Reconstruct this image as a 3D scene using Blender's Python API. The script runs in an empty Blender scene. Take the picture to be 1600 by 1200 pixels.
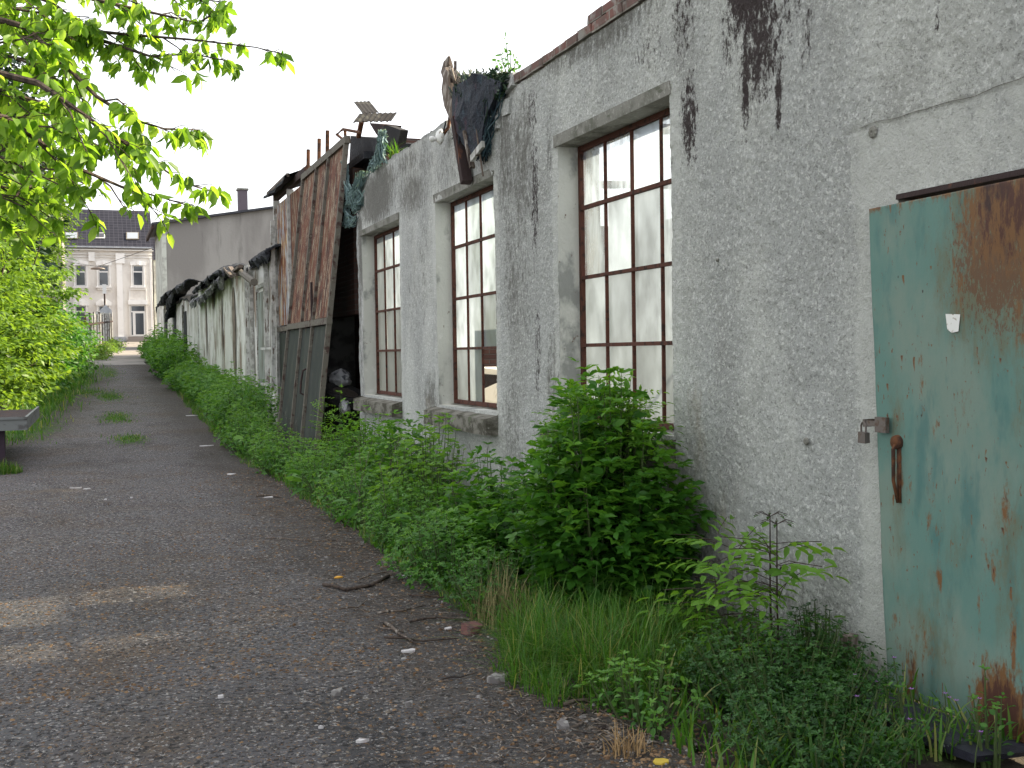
import bpy, math, random
import numpy as np
from mathutils import Vector, Matrix, noise as mnoise
S = bpy.context.scene
COL = S.collection
R_ = math.radians

# ------------------------------------------------------------ camera, sky, sun, exposure
F = 1750.; EYE = 1.6; D = 3.43
YAW = R_(20.376); PITCH = R_(-1.628); ROLL = .015
fw = Vector((math.sin(YAW)*math.cos(PITCH), math.cos(YAW)*math.cos(PITCH), math.sin(PITCH)))
rt = Vector((math.cos(YAW), -math.sin(YAW), 0)); up = rt.cross(fw)
Rv = rt*math.cos(ROLL)-up*math.sin(ROLL); Uv = up*math.cos(ROLL)+rt*math.sin(ROLL)
cd = bpy.data.cameras.new('camera'); cam = bpy.data.objects.new('camera', cd); COL.objects.link(cam)
M = Matrix((Rv, Uv, -fw)).transposed().to_4x4(); M.translation = (0, 0, EYE)
cam.matrix_world = M
cd.sensor_width = 36; cd.lens = 36*F/1600; cd.clip_end = 2000; cd.clip_start = .05
S.camera = cam

SUN_EL, SUN_AZ = R_(35.5), R_(0)          # azimuth measured from +X towards +Y
w = bpy.data.worlds.new('World'); S.world = w; w.use_nodes = True
nt = w.node_tree; bg = nt.nodes['Background']
sky = nt.nodes.new('ShaderNodeTexSky'); sky.sky_type = 'NISHITA'; sky.sun_disc = False
sky.sun_elevation = SUN_EL; sky.sun_rotation = R_(90)-SUN_AZ
sky.air_density = 1.0; sky.dust_density = 2.0; sky.ozone_density = 1.0
hs = nt.nodes.new('ShaderNodeHueSaturation'); hs.inputs['Saturation'].default_value = .28; hs.inputs['Value'].default_value = 1.0
nt.links.new(sky.outputs[0], hs.inputs['Color'])
hz = nt.nodes.new('ShaderNodeMix'); hz.data_type = 'RGBA'; hz.inputs['Factor'].default_value = .6      # thin bright haze over the whole sky
nt.links.new(hs.outputs[0], hz.inputs[6]); hz.inputs[7].default_value = (5.0, 5.05, 5.15, 1)
nt.links.new(hz.outputs[2], bg.inputs[0]); bg.inputs[1].default_value = .14
sd = bpy.data.lights.new('sun', 'SUN'); sd.energy = 4.6; sd.angle = R_(.9); sd.color = (1, .85, .60)
so = bpy.data.objects.new('sun', sd); COL.objects.link(so)
to_sun = Vector((math.cos(SUN_EL)*math.cos(SUN_AZ), math.cos(SUN_EL)*math.sin(SUN_AZ), math.sin(SUN_EL)))
so.rotation_euler = to_sun.to_track_quat('Z', 'Y').to_euler()
S.view_settings.view_transform = 'Standard'; S.view_settings.look = 'None'
S.view_settings.exposure = 1.5; S.view_settings.gamma = 1
S.render.engine = 'CYCLES'

# ------------------------------------------------------------ measuring helpers (photo pixel -> metres on a known plane)
def ray(x, y): return fw + Rv*((x-800)/F) - Uv*((y-600)/F)
def onX(x, y, X=D):
    d = ray(x, y); return Vector((0, 0, EYE)) + d*(X/d.x)
def onY(x, y, Y):
    d = ray(x, y); return Vector((0, 0, EYE)) + d*(Y/d.y)
def gz(Y):
    if Y < 16: return 0.
    if Y < 20: return .036*(Y-16)**2/8
    if Y < 100: return .036*(Y-18)
    return .036*82
def rnd(a, b): return random.uniform(a, b)
def n2(x, y, s=1.0, o=0.): return mnoise.noise(Vector((x*s+o, y*s-o, o*.37)))

# ------------------------------------------------------------ tagging
def tag(o, label=None, cat=None, group=None, kind=None):
    if label: o['label'] = label
    if cat: o['category'] = cat
    if group: o['group'] = group
    if kind: o['kind'] = kind
    return o
def empty(name, loc, label, cat, group=None):
    o = bpy.data.objects.new(name, None); COL.objects.link(o); o.location = loc
    o.empty_display_size = .2
    return tag(o, label, cat, group)

# ------------------------------------------------------------ mesh builders
def woff(p):
    v = Vector((0, 0, 0))
    while p: v += Vector(p.location); p = p.parent
    return v
class MB:
    def __init__(s): s.v = []; s.f = []
    def quad(s, a, b, c, d):
        n = len(s.v); s.v += [tuple(a), tuple(b), tuple(c), tuple(d)]; s.f.append((n, n+1, n+2, n+3))
    def poly(s, pts):
        n = len(s.v); s.v += [tuple(p) for p in pts]; s.f.append(tuple(range(n, n+len(pts))))
    def box(s, x0, x1, y0, y1, z0, z1, m=None, jit=0):
        n = len(s.v)
        for z in (z0, z1):
            for x, y in ((x0, y0), (x1, y0), (x1, y1), (x0, y1)):
                p = Vector((x, y, z))
                if jit: p += Vector((rnd(-jit, jit), rnd(-jit, jit), rnd(-jit, jit)))
                if m: p = m @ p
                s.v.append(tuple(p))
        for f in ((0, 3, 2, 1), (4, 5, 6, 7), (0, 1, 5, 4), (1, 2, 6, 5), (2, 3, 7, 6), (3, 0, 4, 7)):
            s.f.append(tuple(n+i for i in f))
    def bar(s, a, b, w, h=None, upv=(0, 0, 1)):
        h = h or w; a = Vector(a); b = Vector(b); d = (b-a).normalized(); u = Vector(upv)
        if abs(d.dot(u)) > .98: u = Vector((1, 0, 0))
        x = d.cross(u).normalized(); y = x.cross(d)
        n = len(s.v)
        for p in (a, b):
            for i, j in ((-1, -1), (1, -1), (1, 1), (-1, 1)): s.v.append(tuple(p+x*(i*w/2)+y*(j*h/2)))
        for f in ((0, 3, 2, 1), (4, 5, 6, 7), (0, 1, 5, 4), (1, 2, 6, 5), (2, 3, 7, 6), (3, 0, 4, 7)):
            s.f.append(tuple(n+i for i in f))
    def tube(s, pts, r, k=6, cap=True):
        pts = [Vector(p) for p in pts]; m = len(pts)
        if not hasattr(r, '__len__'): r = [r]*m
        base = len(s.v); prev = None
        for i, p in enumerate(pts):
            d = (pts[min(i+1, m-1)]-pts[max(i-1, 0)])
            d = d.normalized() if d.length > 1e-9 else Vector((0, 0, 1))
            if prev is None:
                a = d.orthogonal().normalized()
            else:
                a = prev - d*prev.dot(d); a = a.normalized() if a.length > 1e-6 else d.orthogonal().normalized()
            prev = a; b = d.cross(a)
            for j in range(k):
                t = 2*math.pi*j/k; s.v.append(tuple(p+(a*math.cos(t)+b*math.sin(t))*r[i]))
        for i in range(m-1):
            for j in range(k):
                q = base+i*k; s.f.append((q+j, q+(j+1) % k, q+k+(j+1) % k, q+k+j))
        if cap:
            s.f.append(tuple(base+j for j in range(k))[::-1]); s.f.append(tuple(base+(m-1)*k+j for j in range(k)))
    def lathe(s, prof, c, axis='Z', k=20):
        base = len(s.v); m = len(prof)
        for r, h in prof:
            for j in range(k):
                t = 2*math.pi*j/k; a, b = r*math.cos(t), r*math.sin(t)
                p = {'Z': (a, b, h), 'X': (h, a, b), 'Y': (a, h, b)}[axis]
                s.v.append((c[0]+p[0], c[1]+p[1], c[2]+p[2]))
        for i in range(m-1):
            for j in range(k):
                q = base+i*k; s.f.append((q+j, q+(j+1) % k, q+k+(j+1) % k, q+k+j))
    def build(s, name, mat, parent=None, smooth=False):
        me = bpy.data.meshes.new(name); me.from_pydata(s.v, [], s.f); me.update()
        o = bpy.data.objects.new(name, me); COL.objects.link(o)
        me.materials.append(mat)
        if smooth:
            me.polygons.foreach_set('use_smooth', [True]*len(me.polygons))
        if parent:
            o.parent = parent; me.transform(Matrix.Translation(-woff(parent)))
        return o

def np_mesh(name, V, T, mat, parent=None, attrs=None, smooth=False):
    """V (n,3); T (m,3) or (m,4)."""
    me = bpy.data.meshes.new(name); k = T.shape[1]
    me.vertices.add(len(V)); me.vertices.foreach_set('co', np.asarray(V, dtype=np.float32).ravel())
    me.loops.add(T.size); me.loops.foreach_set('vertex_index', T.astype(np.int32).ravel())
    me.polygons.add(len(T)); me.polygons.foreach_set('loop_start', np.arange(0, T.size, k, dtype=np.int32))
    me.polygons.foreach_set('loop_total', np.full(len(T), k, dtype=np.int32))
    me.update(calc_edges=True)
    if smooth: me.polygons.foreach_set('use_smooth', np.ones(len(T), dtype=bool))
    for an, arr in (attrs or {}).items():
        a = me.attributes.new(an, 'FLOAT', 'POINT'); a.data.foreach_set('value', np.asarray(arr, dtype=np.float32))
    me.validate()
    o = bpy.data.objects.new(name, me); COL.objects.link(o); me.materials.append(mat)
    if parent:
        o.parent = parent; me.transform(Matrix.Translation(-woff(parent)))
    return o

# ------------------------------------------------------------ materials
def mat(name, base, rough=.85, layers=(), bump=(), spec=.3, metal=0., trans=0., streak=None):
    """layers: dicts c, s (scale float or vec), lo, hi, d (detail), a (attribute name, gain), amt ; bump: (scale, strength, dist)"""
    m = bpy.data.materials.new(name); m.use_nodes = True; t = m.node_tree; N = t.nodes; L = t.links
    P = N['Principled BSDF']; P.inputs['Roughness'].default_value = rough; P.inputs['Metallic'].default_value = metal
    P.inputs['Specular IOR Level'].default_value = spec
    tc = N.new('ShaderNodeTexCoord').outputs['Object']
    rgb = N.new('ShaderNodeRGB'); rgb.outputs[0].default_value = (*base, 1); cur = rgb.outputs[0]
    for i, l in enumerate(layers):
        sc = l.get('s', 5.)
        mp = N.new('ShaderNodeMapping'); L.new(tc, mp.inputs[0]); mp.inputs['Location'].default_value = (i*7.3, i*3.1, i*5.7)
        mp.inputs['Scale'].default_value = sc if hasattr(sc, '__len__') else (sc, sc, sc)
        if l.get('kind') == 'vor':
            no = N.new('ShaderNodeTexVoronoi'); no.inputs['Scale'].default_value = 1; L.new(mp.outputs[0], no.inputs['Vector'])
            val = no.outputs['Distance']
            if l.get('cell'):
                sp = N.new('ShaderNodeSeparateColor'); L.new(no.outputs['Color'], sp.inputs[0]); val = sp.outputs[0]
        else:
            no = N.new('ShaderNodeTexNoise'); no.inputs['Scale'].default_value = 1
            no.inputs['Detail'].default_value = l.get('d', 5); no.inputs['Roughness'].default_value = l.get('r', .6)
            L.new(mp.outputs[0], no.inputs['Vector']); val = no.outputs[0]
        if 'a' in l:
            at = N.new('ShaderNodeAttribute'); at.attribute_name = l['a'][0]
            mu = N.new('ShaderNodeMath'); mu.operation = 'MULTIPLY_ADD'; L.new(at.outputs['Fac'], mu.inputs[0])
            mu.inputs[1].default_value = l['a'][1]; L.new(val, mu.inputs[2]); val = mu.outputs[0]
        mr = N.new('ShaderNodeMapRange'); mr.interpolation_type = 'SMOOTHSTEP'
        mr.inputs['From Min'].default_value = l.get('lo', .45); mr.inputs['From Max'].default_value = l.get('hi', .6)
        mr.inputs['To Max'].default_value = l.get('amt', 1.); L.new(val, mr.inputs['Value'])
        mx = N.new('ShaderNodeMix'); mx.data_type = 'RGBA'; L.new(mr.outputs[0], mx.inputs['Factor'])
        L.new(cur, mx.inputs[6]); mx.inputs[7].default_value = (*l['c'], 1); cur = mx.outputs[2]
    L.new(cur, P.inputs['Base Color'])
    prev = None
    for (sc, st, dist) in bump:
        no = N.new('ShaderNodeTexNoise'); mp = N.new('ShaderNodeMapping'); L.new(tc, mp.inputs[0])
        mp.inputs['Scale'].default_value = sc if hasattr(sc, '__len__') else (sc, sc, sc)
        no.inputs['Scale'].default_value = 1; no.inputs['Detail'].default_value = 6; no.inputs['Roughness'].default_value = .65
        L.new(mp.outputs[0], no.inputs['Vector'])
        b = N.new('ShaderNodeBump'); b.inputs['Strength'].default_value = st; b.inputs['Distance'].default_value = dist
        L.new(no.outputs[0], b.inputs['Height'])
        if prev: L.new(prev, b.inputs['Normal'])
        prev = b.outputs[0]
    if prev: L.new(prev, P.inputs['Normal'])
    return m

def leaf_mat(name, c0, c1, c2, tr=.4, rough=.45):
    m = bpy.data.materials.new(name); m.use_nodes = True; t = m.node_tree; N = t.nodes; L = t.links
    P = N['Principled BSDF']; P.inputs['Roughness'].default_value = rough; P.inputs['Specular IOR Level'].default_value = .35
    at = N.new('ShaderNodeAttribute'); at.attribute_name = 'tint'
    cr = N.new('ShaderNodeValToRGB'); L.new(at.outputs['Fac'], cr.inputs[0])
    e = cr.color_ramp.elements; e[0].color = (*c0, 1); e[1].color = (*c2, 1)
    k = e.new(.5); k.color = (*c1, 1)
    L.new(cr.outputs[0], P.inputs['Base Color'])
    T = N.new('ShaderNodeBsdfTranslucent')
    mx = N.new('ShaderNodeMix'); mx.data_type = 'RGBA'; mx.blend_type = 'MULTIPLY'; mx.inputs['Factor'].default_value = 1
    L.new(cr.outputs[0], mx.inputs[6]); mx.inputs[7].default_value = (1.7, 1.5, .8, 1); L.new(mx.outputs[2], T.inputs[0])
    ms = N.new('ShaderNodeMixShader'); ms.inputs[0].default_value = tr
    L.new(P.outputs[0], ms.inputs[1]); L.new(T.outputs[0], ms.inputs[2])
    L.new(ms.outputs[0], N['Material Output'].inputs['Surface'])
    return m

def brick_mat(name, c1, c2, mortar, scale=1., layers=(), axis='YZ'):
    m = mat(name, c1, .9, layers, [(40, .4, .01)])
    t = m.node_tree; N = t.nodes; L = t.links
    P = N['Principled BSDF']; lk = P.inputs['Base Color'].links[0]
    tc = N.new('ShaderNodeTexCoord'); sp = N.new('ShaderNodeSeparateXYZ'); L.new(tc.outputs['Object'], sp.inputs[0])
    cb = N.new('ShaderNodeCombineXYZ')
    L.new(sp.outputs['Y' if axis == 'YZ' else 'X'], cb.inputs[0]); L.new(sp.outputs['Z'], cb.inputs[1])
    b = N.new('ShaderNodeTexBrick'); L.new(cb.outputs[0], b.inputs['Vector']); b.inputs['Scale'].default_value = scale
    b.inputs['Color1'].default_value = (*c1, 1); b.inputs['Color2'].default_value = (*c2, 1); b.inputs['Mortar'].default_value = (*mortar, 1)
    b.inputs['Brick Width'].default_value = .25; b.inputs['Row Height'].default_value = .075; b.inputs['Mortar Size'].default_value = .009
    b.inputs['Mortar Smooth'].default_value = .3
    # replace base rgb
    for n in N:
        if n.type == 'RGB':
            for l2 in list(n.outputs[0].links):
                to = l2.to_socket; L.remove(l2); L.new(b.outputs[0], to)
    bp = N.new('ShaderNodeBump'); bp.inputs['Strength'].default_value = .8; bp.inputs['Distance'].default_value = .012; bp.invert = True
    L.new(b.outputs['Fac'], bp.inputs['Height'])
    if P.inputs['Normal'].links: L.new(P.inputs['Normal'].links[0].from_socket, bp.inputs['Normal'])
    L.new(bp.outputs[0], P.inputs['Normal'])
    return m

M_ = {}
M_['render'] = mat('roughcast_render', (.42, .43, .42), .92, [
    dict(c=(.57, .58, .55), s=(2.2, 1.3, .55), lo=.42, hi=.66, amt=.75),
    dict(c=(.27, .27, .255), s=(1.8, 2.0, .9), lo=.48, hi=.7, d=8, amt=.5),
    dict(c=(.84, .85, .82), s=(36, 42, 46), lo=.52, hi=.62, d=5, r=.7, amt=.5),  # pale flecks paint lit crests, relief alone shows weakly
    dict(c=(.12, .12, .11), s=(52, 52, 60), lo=.55, hi=.62, d=5, r=.7, amt=.5),  # dark flecks: dirt in the pits, doubling as painted relief shade
    dict(c=(.58, .59, .56), s=9, lo=.72, hi=1.1, a=('pale', 1.), amt=.75),
    dict(c=(.10, .095, .082), s=(26, 26, 10), lo=.84, hi=1.15, a=('grime', 1.), r=.75, amt=.8),
    dict(c=(.24, .18, .10), s=(12, 14, 5), lo=.85, hi=1.35, a=('brown', 1.), r=.7, amt=.6),
    dict(c=(.045, .034, .034), s=(30, 26, 13), lo=.86, hi=.98, a=('stain', 1.), r=.8, d=8),
    ], [(90, 1., .016), (40, .6, .02), (6, .4, .06)])
M_['concrete'] = mat('weathered_concrete', (.21, .205, .185), .9, [
    dict(c=(.12, .12, .10), s=6, lo=.45, hi=.65), dict(c=(.40, .40, .37), s=30, lo=.55, hi=.7, amt=.6),
    dict(c=(.07, .08, .05), s=(5, 5, 14), lo=.58, hi=.7, amt=.7)], [(60, .5, .01)])
M_['sill'] = mat('mossy_sill', (.20, .19, .165), .9, [dict(c=(.07, .065, .05), s=(5, 5, 9), lo=.42, hi=.6), dict(c=(.30, .29, .26), s=22, lo=.58, hi=.68, amt=.7), dict(c=(.07, .09, .04), s=5, lo=.6, hi=.7, amt=.7)], [(45, .8, .012)])
M_['reveal'] = mat('whitewashed_reveal', (.50, .51, .48), .9, [
    dict(c=(.26, .27, .26), s=(3, 3, 2), lo=.5, hi=.62), dict(c=(.17, .13, .11), s=18, lo=.66, hi=.72),
    dict(c=(.62, .62, .6), s=8, lo=.55, hi=.7, amt=.6)], [(25, .5, .015)])
M_['rustbar'] = mat('rusty_glazing_bar', (.085, .032, .022), .85, [dict(c=(.03, .015, .012), s=20, lo=.5, hi=.65), dict(c=(.16, .07, .04), s=40, lo=.6, hi=.75)], [(60, .4, .005)])
M_['brick'] = brick_mat('red_brick', (.20, .095, .08), (.13, .065, .06), (.26, .24, .21), 1., [
    dict(c=(.10, .08, .07), s=(3, 3, 1.5), lo=.4, hi=.62, amt=.8), dict(c=(.30, .29, .27), s=7, lo=.5, hi=.62, amt=.7)])
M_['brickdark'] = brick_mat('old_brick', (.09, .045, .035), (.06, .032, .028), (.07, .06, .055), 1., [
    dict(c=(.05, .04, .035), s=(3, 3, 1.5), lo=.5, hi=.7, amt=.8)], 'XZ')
M_['inwall'] = mat('interior_plaster', (.42, .42, .39), .9, [dict(c=(.20, .2, .19), s=1.2, lo=.45, hi=.65, amt=.8), dict(c=(.09, .09, .09), s=3, lo=.6, hi=.7, amt=.6)])
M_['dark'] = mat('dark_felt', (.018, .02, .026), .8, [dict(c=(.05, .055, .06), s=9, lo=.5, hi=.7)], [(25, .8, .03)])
M_['timber'] = mat('old_timber', (.11, .085, .07), .9, [dict(c=(.30, .27, .24), s=(25, 25, 2), lo=.5, hi=.65), dict(c=(.03, .022, .02), s=(12, 12, 2), lo=.55, hi=.65)], [((60, 60, 4), .6, .01)])
M_['timberdark'] = mat('charred_timber', (.035, .022, .022), .9, [dict(c=(.12, .05, .03), s=(9, 9, 3), lo=.55, hi=.7)], [((60, 60, 4), .6, .01)])

def glass_mat(name, dirt, clear):
    m = bpy.data.materials.new(name); m.use_nodes = True; t = m.node_tree; N = t.nodes; L = t.links
    N.remove(N['Principled BSDF'])
    tc = N.new('ShaderNodeTexCoord').outputs['Object']
    def nz(sc, lo, hi, d=4):
        mp = N.new('ShaderNodeMapping'); mp.inputs['Scale'].default_value = sc; L.new(tc, mp.inputs[0])
        n = N.new('ShaderNodeTexNoise'); n.inputs['Scale'].default_value = 1; n.inputs['Detail'].default_value = d; L.new(mp.outputs[0], n.inputs['Vector'])
        r = N.new('ShaderNodeMapRange'); r.interpolation_type = 'SMOOTHSTEP'; r.inputs['From Min'].default_value = lo; r.inputs['From Max'].default_value = hi
        L.new(n.outputs[0], r.inputs['Value']); return r.outputs[0]
    a = nz((1.2, 1.2, .8), .25, .7); b = nz((10, 14, 4), .3, .75, 6)
    ad = N.new('ShaderNodeMath'); ad.operation = 'MULTIPLY_ADD'; L.new(b, ad.inputs[0]); ad.inputs[1].default_value = .7; L.new(a, ad.inputs[2])
    at = N.new('ShaderNodeAttribute'); at.attribute_name = 'pane'
    a2 = N.new('ShaderNodeMath'); a2.operation = 'ADD'; L.new(ad.outputs[0], a2.inputs[0]); L.new(at.outputs['Fac'], a2.inputs[1])
    mr = N.new('ShaderNodeMapRange'); mr.inputs['From Max'].default_value = 1.5; mr.inputs['To Min'].default_value = 1-clear; mr.inputs['To Max'].default_value = dirt
    L.new(a2.outputs[0], mr.inputs['Value'])
    tr = N.new('ShaderNodeBsdfTransparent'); tr.inputs[0].default_value = (.93, .96, .94, 1)
    tl = N.new('ShaderNodeBsdfTranslucent'); 
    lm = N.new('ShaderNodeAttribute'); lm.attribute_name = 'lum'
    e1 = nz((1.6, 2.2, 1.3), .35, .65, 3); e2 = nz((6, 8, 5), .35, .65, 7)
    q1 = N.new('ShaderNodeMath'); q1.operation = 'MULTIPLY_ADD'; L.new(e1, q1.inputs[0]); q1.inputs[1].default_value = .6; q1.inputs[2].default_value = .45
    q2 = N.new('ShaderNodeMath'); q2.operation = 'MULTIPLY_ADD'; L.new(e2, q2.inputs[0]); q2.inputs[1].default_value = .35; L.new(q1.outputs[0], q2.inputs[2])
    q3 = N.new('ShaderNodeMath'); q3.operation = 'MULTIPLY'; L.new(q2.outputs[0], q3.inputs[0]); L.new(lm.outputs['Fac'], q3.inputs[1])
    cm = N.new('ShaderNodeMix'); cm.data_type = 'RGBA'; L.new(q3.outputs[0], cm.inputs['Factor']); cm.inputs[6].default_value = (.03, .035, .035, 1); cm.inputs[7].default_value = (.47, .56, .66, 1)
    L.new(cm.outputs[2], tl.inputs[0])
    df = N.new('ShaderNodeBsdfDiffuse'); df.inputs[0].default_value = (.42, .43, .40, 1)
    gl = N.new('ShaderNodeBsdfGlossy'); gl.inputs['Roughness'].default_value = .12
    m1 = N.new('ShaderNodeMixShader'); m1.inputs[0].default_value = .35; L.new(tl.outputs[0], m1.inputs[1]); L.new(df.outputs[0], m1.inputs[2])
    m2 = N.new('ShaderNodeMixShader'); L.new(mr.outputs[0], m2.inputs[0]); L.new(tr.outputs[0], m2.inputs[1]); L.new(m1.outputs[0], m2.inputs[2])
    fr = N.new('ShaderNodeFresnel'); fr.inputs[0].default_value = 1.4
    m3 = N.new('ShaderNodeMixShader'); L.new(fr.outputs[0], m3.inputs[0]); L.new(m2.outputs[0], m3.inputs[1]); L.new(gl.outputs[0], m3.inputs[2])
    L.new(m3.outputs[0], N['Material Output'].inputs['Surface'])
    return m
M_['glass'] = glass_mat('dusty_window_glass', .985, .85)
M_['leafdark'] = leaf_mat('elder_leaf', (.018, .07, .010), (.048, .16, .018), (.13, .30, .03), .42)
M_['leafshade'] = leaf_mat('shaded_cranesbill_leaf', (.012, .042, .010), (.026, .088, .018), (.06, .15, .03), .3)  # darkened leaf colour paints foreground shade into cranesbill and ivy
M_['leafherb'] = leaf_mat('herb_leaf', (.026, .085, .018), (.062, .185, .032), (.14, .30, .05), .42)
M_['leaffresh'] = leaf_mat('fresh_leaf', (.04, .12, .015), (.09, .22, .025), (.16, .33, .04), .45)
M_['leafsun'] = leaf_mat('sunny_leaf', (.04, .085, .010), (.11, .21, .025), (.21, .35, .05), .5)
M_['leafcherry'] = leaf_mat('cherry_leaf', (.06, .14, .018), (.15, .30, .03), (.28, .45, .07), .65, .45)
M_['needle'] = leaf_mat('needle', (.008, .025, .014), (.015, .04, .02), (.03, .07, .03), .15, .6)
M_['grass'] = leaf_mat('grass_blade', (.03, .095, .012), (.07, .19, .02), (.26, .28, .10), .4)
M_['stem'] = mat('green_stem', (.06, .09, .03), .7)
M_['stemdark'] = mat('dark_stem', (.035, .022, .018), .7)
M_['bark'] = mat('bark', (.075, .055, .045), .95, [dict(c=(.03, .022, .02), s=(20, 20, 5), lo=.45, hi=.6)], [((40, 40, 8), .8, .02)])

# ============================================================ THE SETTING
random.seed(3)
M_['soil'] = mat('soil_and_litter', (.07, .058, .045), .95, [dict(c=(.035, .03, .026), s=4), dict(c=(.16, .12, .08), s=30, lo=.6, hi=.7, amt=.7), dict(c=(.05, .075, .025), s=1.5, lo=.55, hi=.65, amt=.6)], [(25, .8, .03)])
M_['road'] = mat('worn_gravel_asphalt', (.118, .113, .122), .9, [
    dict(c=(.12, .12, .13), s=.9, lo=.42, hi=.62, amt=.8),
    dict(c=(.050, .049, .052), s=(1.4, .6, 1), lo=.5, hi=.68, amt=.75),
    dict(c=(.105, .082, .065), s=1.1, lo=.46, hi=.68, d=8, amt=.8),
    dict(c=(.020, .019, .022), s=34, lo=.50, hi=.57, d=6, r=.7, amt=.95),
    dict(c=(.40, .38, .37), s=40, lo=.57, hi=.61, d=6, r=.7, amt=.95),
    dict(c=(.20, .13, .08), s=60, lo=.575, hi=.63, d=4, amt=.9),
    dict(c=(.045, .036, .028), s=11, lo=.5, hi=.85, a=('edge', .9), amt=.6, r=.75),
    dict(c=(.17, .12, .08), s=(50, 70, 50), lo=.86, hi=.98, a=('edge', .6), amt=.8, r=.75),
    dict(c=(.05, .085, .02), s=5, lo=.9, hi=1.1, a=('moss', 1.), amt=.8),
    ], [(60, 1., .03), (14, .6, .04)])
M_['paving'] = mat('pale_paving', (.26, .235, .22), .9, [dict(c=(.17, .16, .15), s=.8), dict(c=(.09, .13, .05), s=2.5, lo=.6, hi=.7, amt=.7)], [(20, .3, .02)])

def sheet(name, xs, ys, hf, material, attrs=None, inside=None):
    X, Y = np.meshgrid(xs, ys)
    V = np.zeros((X.size, 3)); V[:, 0] = X.ravel(); V[:, 1] = Y.ravel()
    V[:, 2] = [hf(x, y) for x, y in V[:, :2]]
    nx = len(xs); idx = np.arange(X.size).reshape(X.shape)
    Q = np.stack([idx[:-1, :-1], idx[:-1, 1:], idx[1:, 1:], idx[1:, :-1]], -1).reshape(-1, 4)
    if inside is not None:
        c = V[Q].mean(1); k = np.array([inside(x, y) for x, y in c[:, :2]]); Q = Q[k]
    at = {k: [f(x, y) for x, y in V[:, :2]] for k, f in (attrs or {}).items()}
    return tag(np_mesh(name, V, Q, material, None, at, True), kind='structure')

def road_left(y):
    if y < 13: return -9.
    if y < 22: return -9 + 7.6*((y-13)/9)**.5
    if y < 40: return -1.4 + .058*(y-22)
    if y < 60: return -.35
    return -.35 + (y-60)*.052
def road_right(y):
    if y < 50: return 2.15
    return 2.15 + (y-50)*.02
def bumpy(x, y): return .02*n2(x, y, .9, 3) + .012*n2(x, y, 3.1, 9)
ys = np.concatenate([np.arange(-12, 30, .5), np.arange(30, 110, 2), [130, 200, 400, 900]])
xs = np.concatenate([[-900, -300, -100, -40], np.arange(-14, 20, .5), [30, 60, 150, 400, 900]])
sheet('ground', xs, ys, lambda x, y: gz(y)-.03 + (bumpy(x, y) if y > 3 and abs(x) < 14 else 0), M_['soil'])
def wob(y): return .16*n2(y, 1.7, .9, 5)+.09*n2(y, .3, 3.1, 8)
def rh(x, y): return gz(y)+.012+bumpy(x, y)
def edge_attr(x, y):
    d = min(road_right(y)+wob(y)-x, x-road_left(y)+wob(y+50)); return max(0, .55-d*.5)
def moss_attr(x, y):
    v = 0
    for px, py, sx, sy in GP: v = max(v, .75*math.exp(-((x-px)/sx)**2-((y-py)/sy)**2))
    return v
GP = [(.55, 21.2, .35, 1.0), (.4, 26, .4, 1.4), (.35, 33, .45, 2.5), (-.3, 35, .6, 2), (.45, 47, .5, 6), (-1.3, 24, .8, 3)]
sheet('road', np.concatenate([np.arange(-9, -2.5, .4), np.arange(-2.5, 2.9, .09)]), np.concatenate([np.arange(1.5, 14, .09), np.arange(14, 30, .2), np.arange(30, 54, .6)]),
      rh, M_['road'], dict(edge=edge_attr, moss=moss_attr), lambda x, y: road_left(y)-.1+wob(y+50) < x < road_right(y)+wob(y)+.1)
sheet('road_behind', np.arange(-9, 3, .8), np.arange(-12, 1.6, .45), rh, M_['road'], dict(edge=lambda x, y: 0, moss=lambda x, y: 0)).name = 'forecourt'
sheet('paving', np.arange(-1.6, 6, .25), np.arange(53.3, 99.4, .8), lambda x, y: gz(y)+.022, M_['paving'], None,
      lambda x, y: road_left(y) < x < (road_right(y) if y < 78 else 5.2))
# loose chippings on the lane (stuff): small angular stones lying on the asphalt
def chips(name, n, mats, ylo, yhi, smin, smax, label, seed, xlo=-3.5, xhi=2.9, edge=False):
    rs = np.random.RandomState(seed)
    V = []; T = []
    tet = np.array([[-1, -.8, 0], [1, -.7, 0], [.9, .9, 0], [-.8, .8, 0], [-.5, -.5, .8], [.6, -.4, .6], [.5, .5, .9], [-.5, .45, .6]])
    q = np.array([[0, 1, 5, 4], [1, 2, 6, 5], [2, 3, 7, 6], [3, 0, 4, 7], [4, 5, 6, 7]])
    c = 0
    while c < n:
        y = ylo+(yhi-ylo)*rs.rand()**1.6; x = xlo+(xhi-xlo)*rs.rand()
        if edge: x = road_right(y)+wob(y)-.1-abs(rs.randn())*.5+rs.rand()*.4
        if x > road_right(y)+.6 or x < road_left(y): continue
        s = smin+(smax-smin)*rs.rand()**3; a = rs.rand()*6.28
        P = tet*(1+rs.randn(8, 3)*.15)*[s, s*(.5+.5*rs.rand()), s*(.4+.5*rs.rand())]
        ca, sa = math.cos(a), math.sin(a)
        P = P @ np.array([[ca, sa, 0], [-sa, ca, 0], [0, 0, 1]])
        P += [x, y, rh(x, y)-.001]
        T.append(q+len(V)*8); V.append(P); c += 1
    o = np_mesh(name, np.concatenate(V), np.concatenate(T), mats)
    return tag(o, label, 'gravel', kind='stuff')
M_['stonelight'] = mat('pale_chippings', (.24, .23, .225), .9, [dict(c=(.14, .13, .13), s=40, lo=.45, hi=.55, kind='vor', cell=1)])
M_['stonedark'] = mat('dark_chippings', (.06, .058, .06), .9, [dict(c=(.14, .12, .10), s=35, lo=.4, hi=.6, kind='vor', cell=1)])
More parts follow.
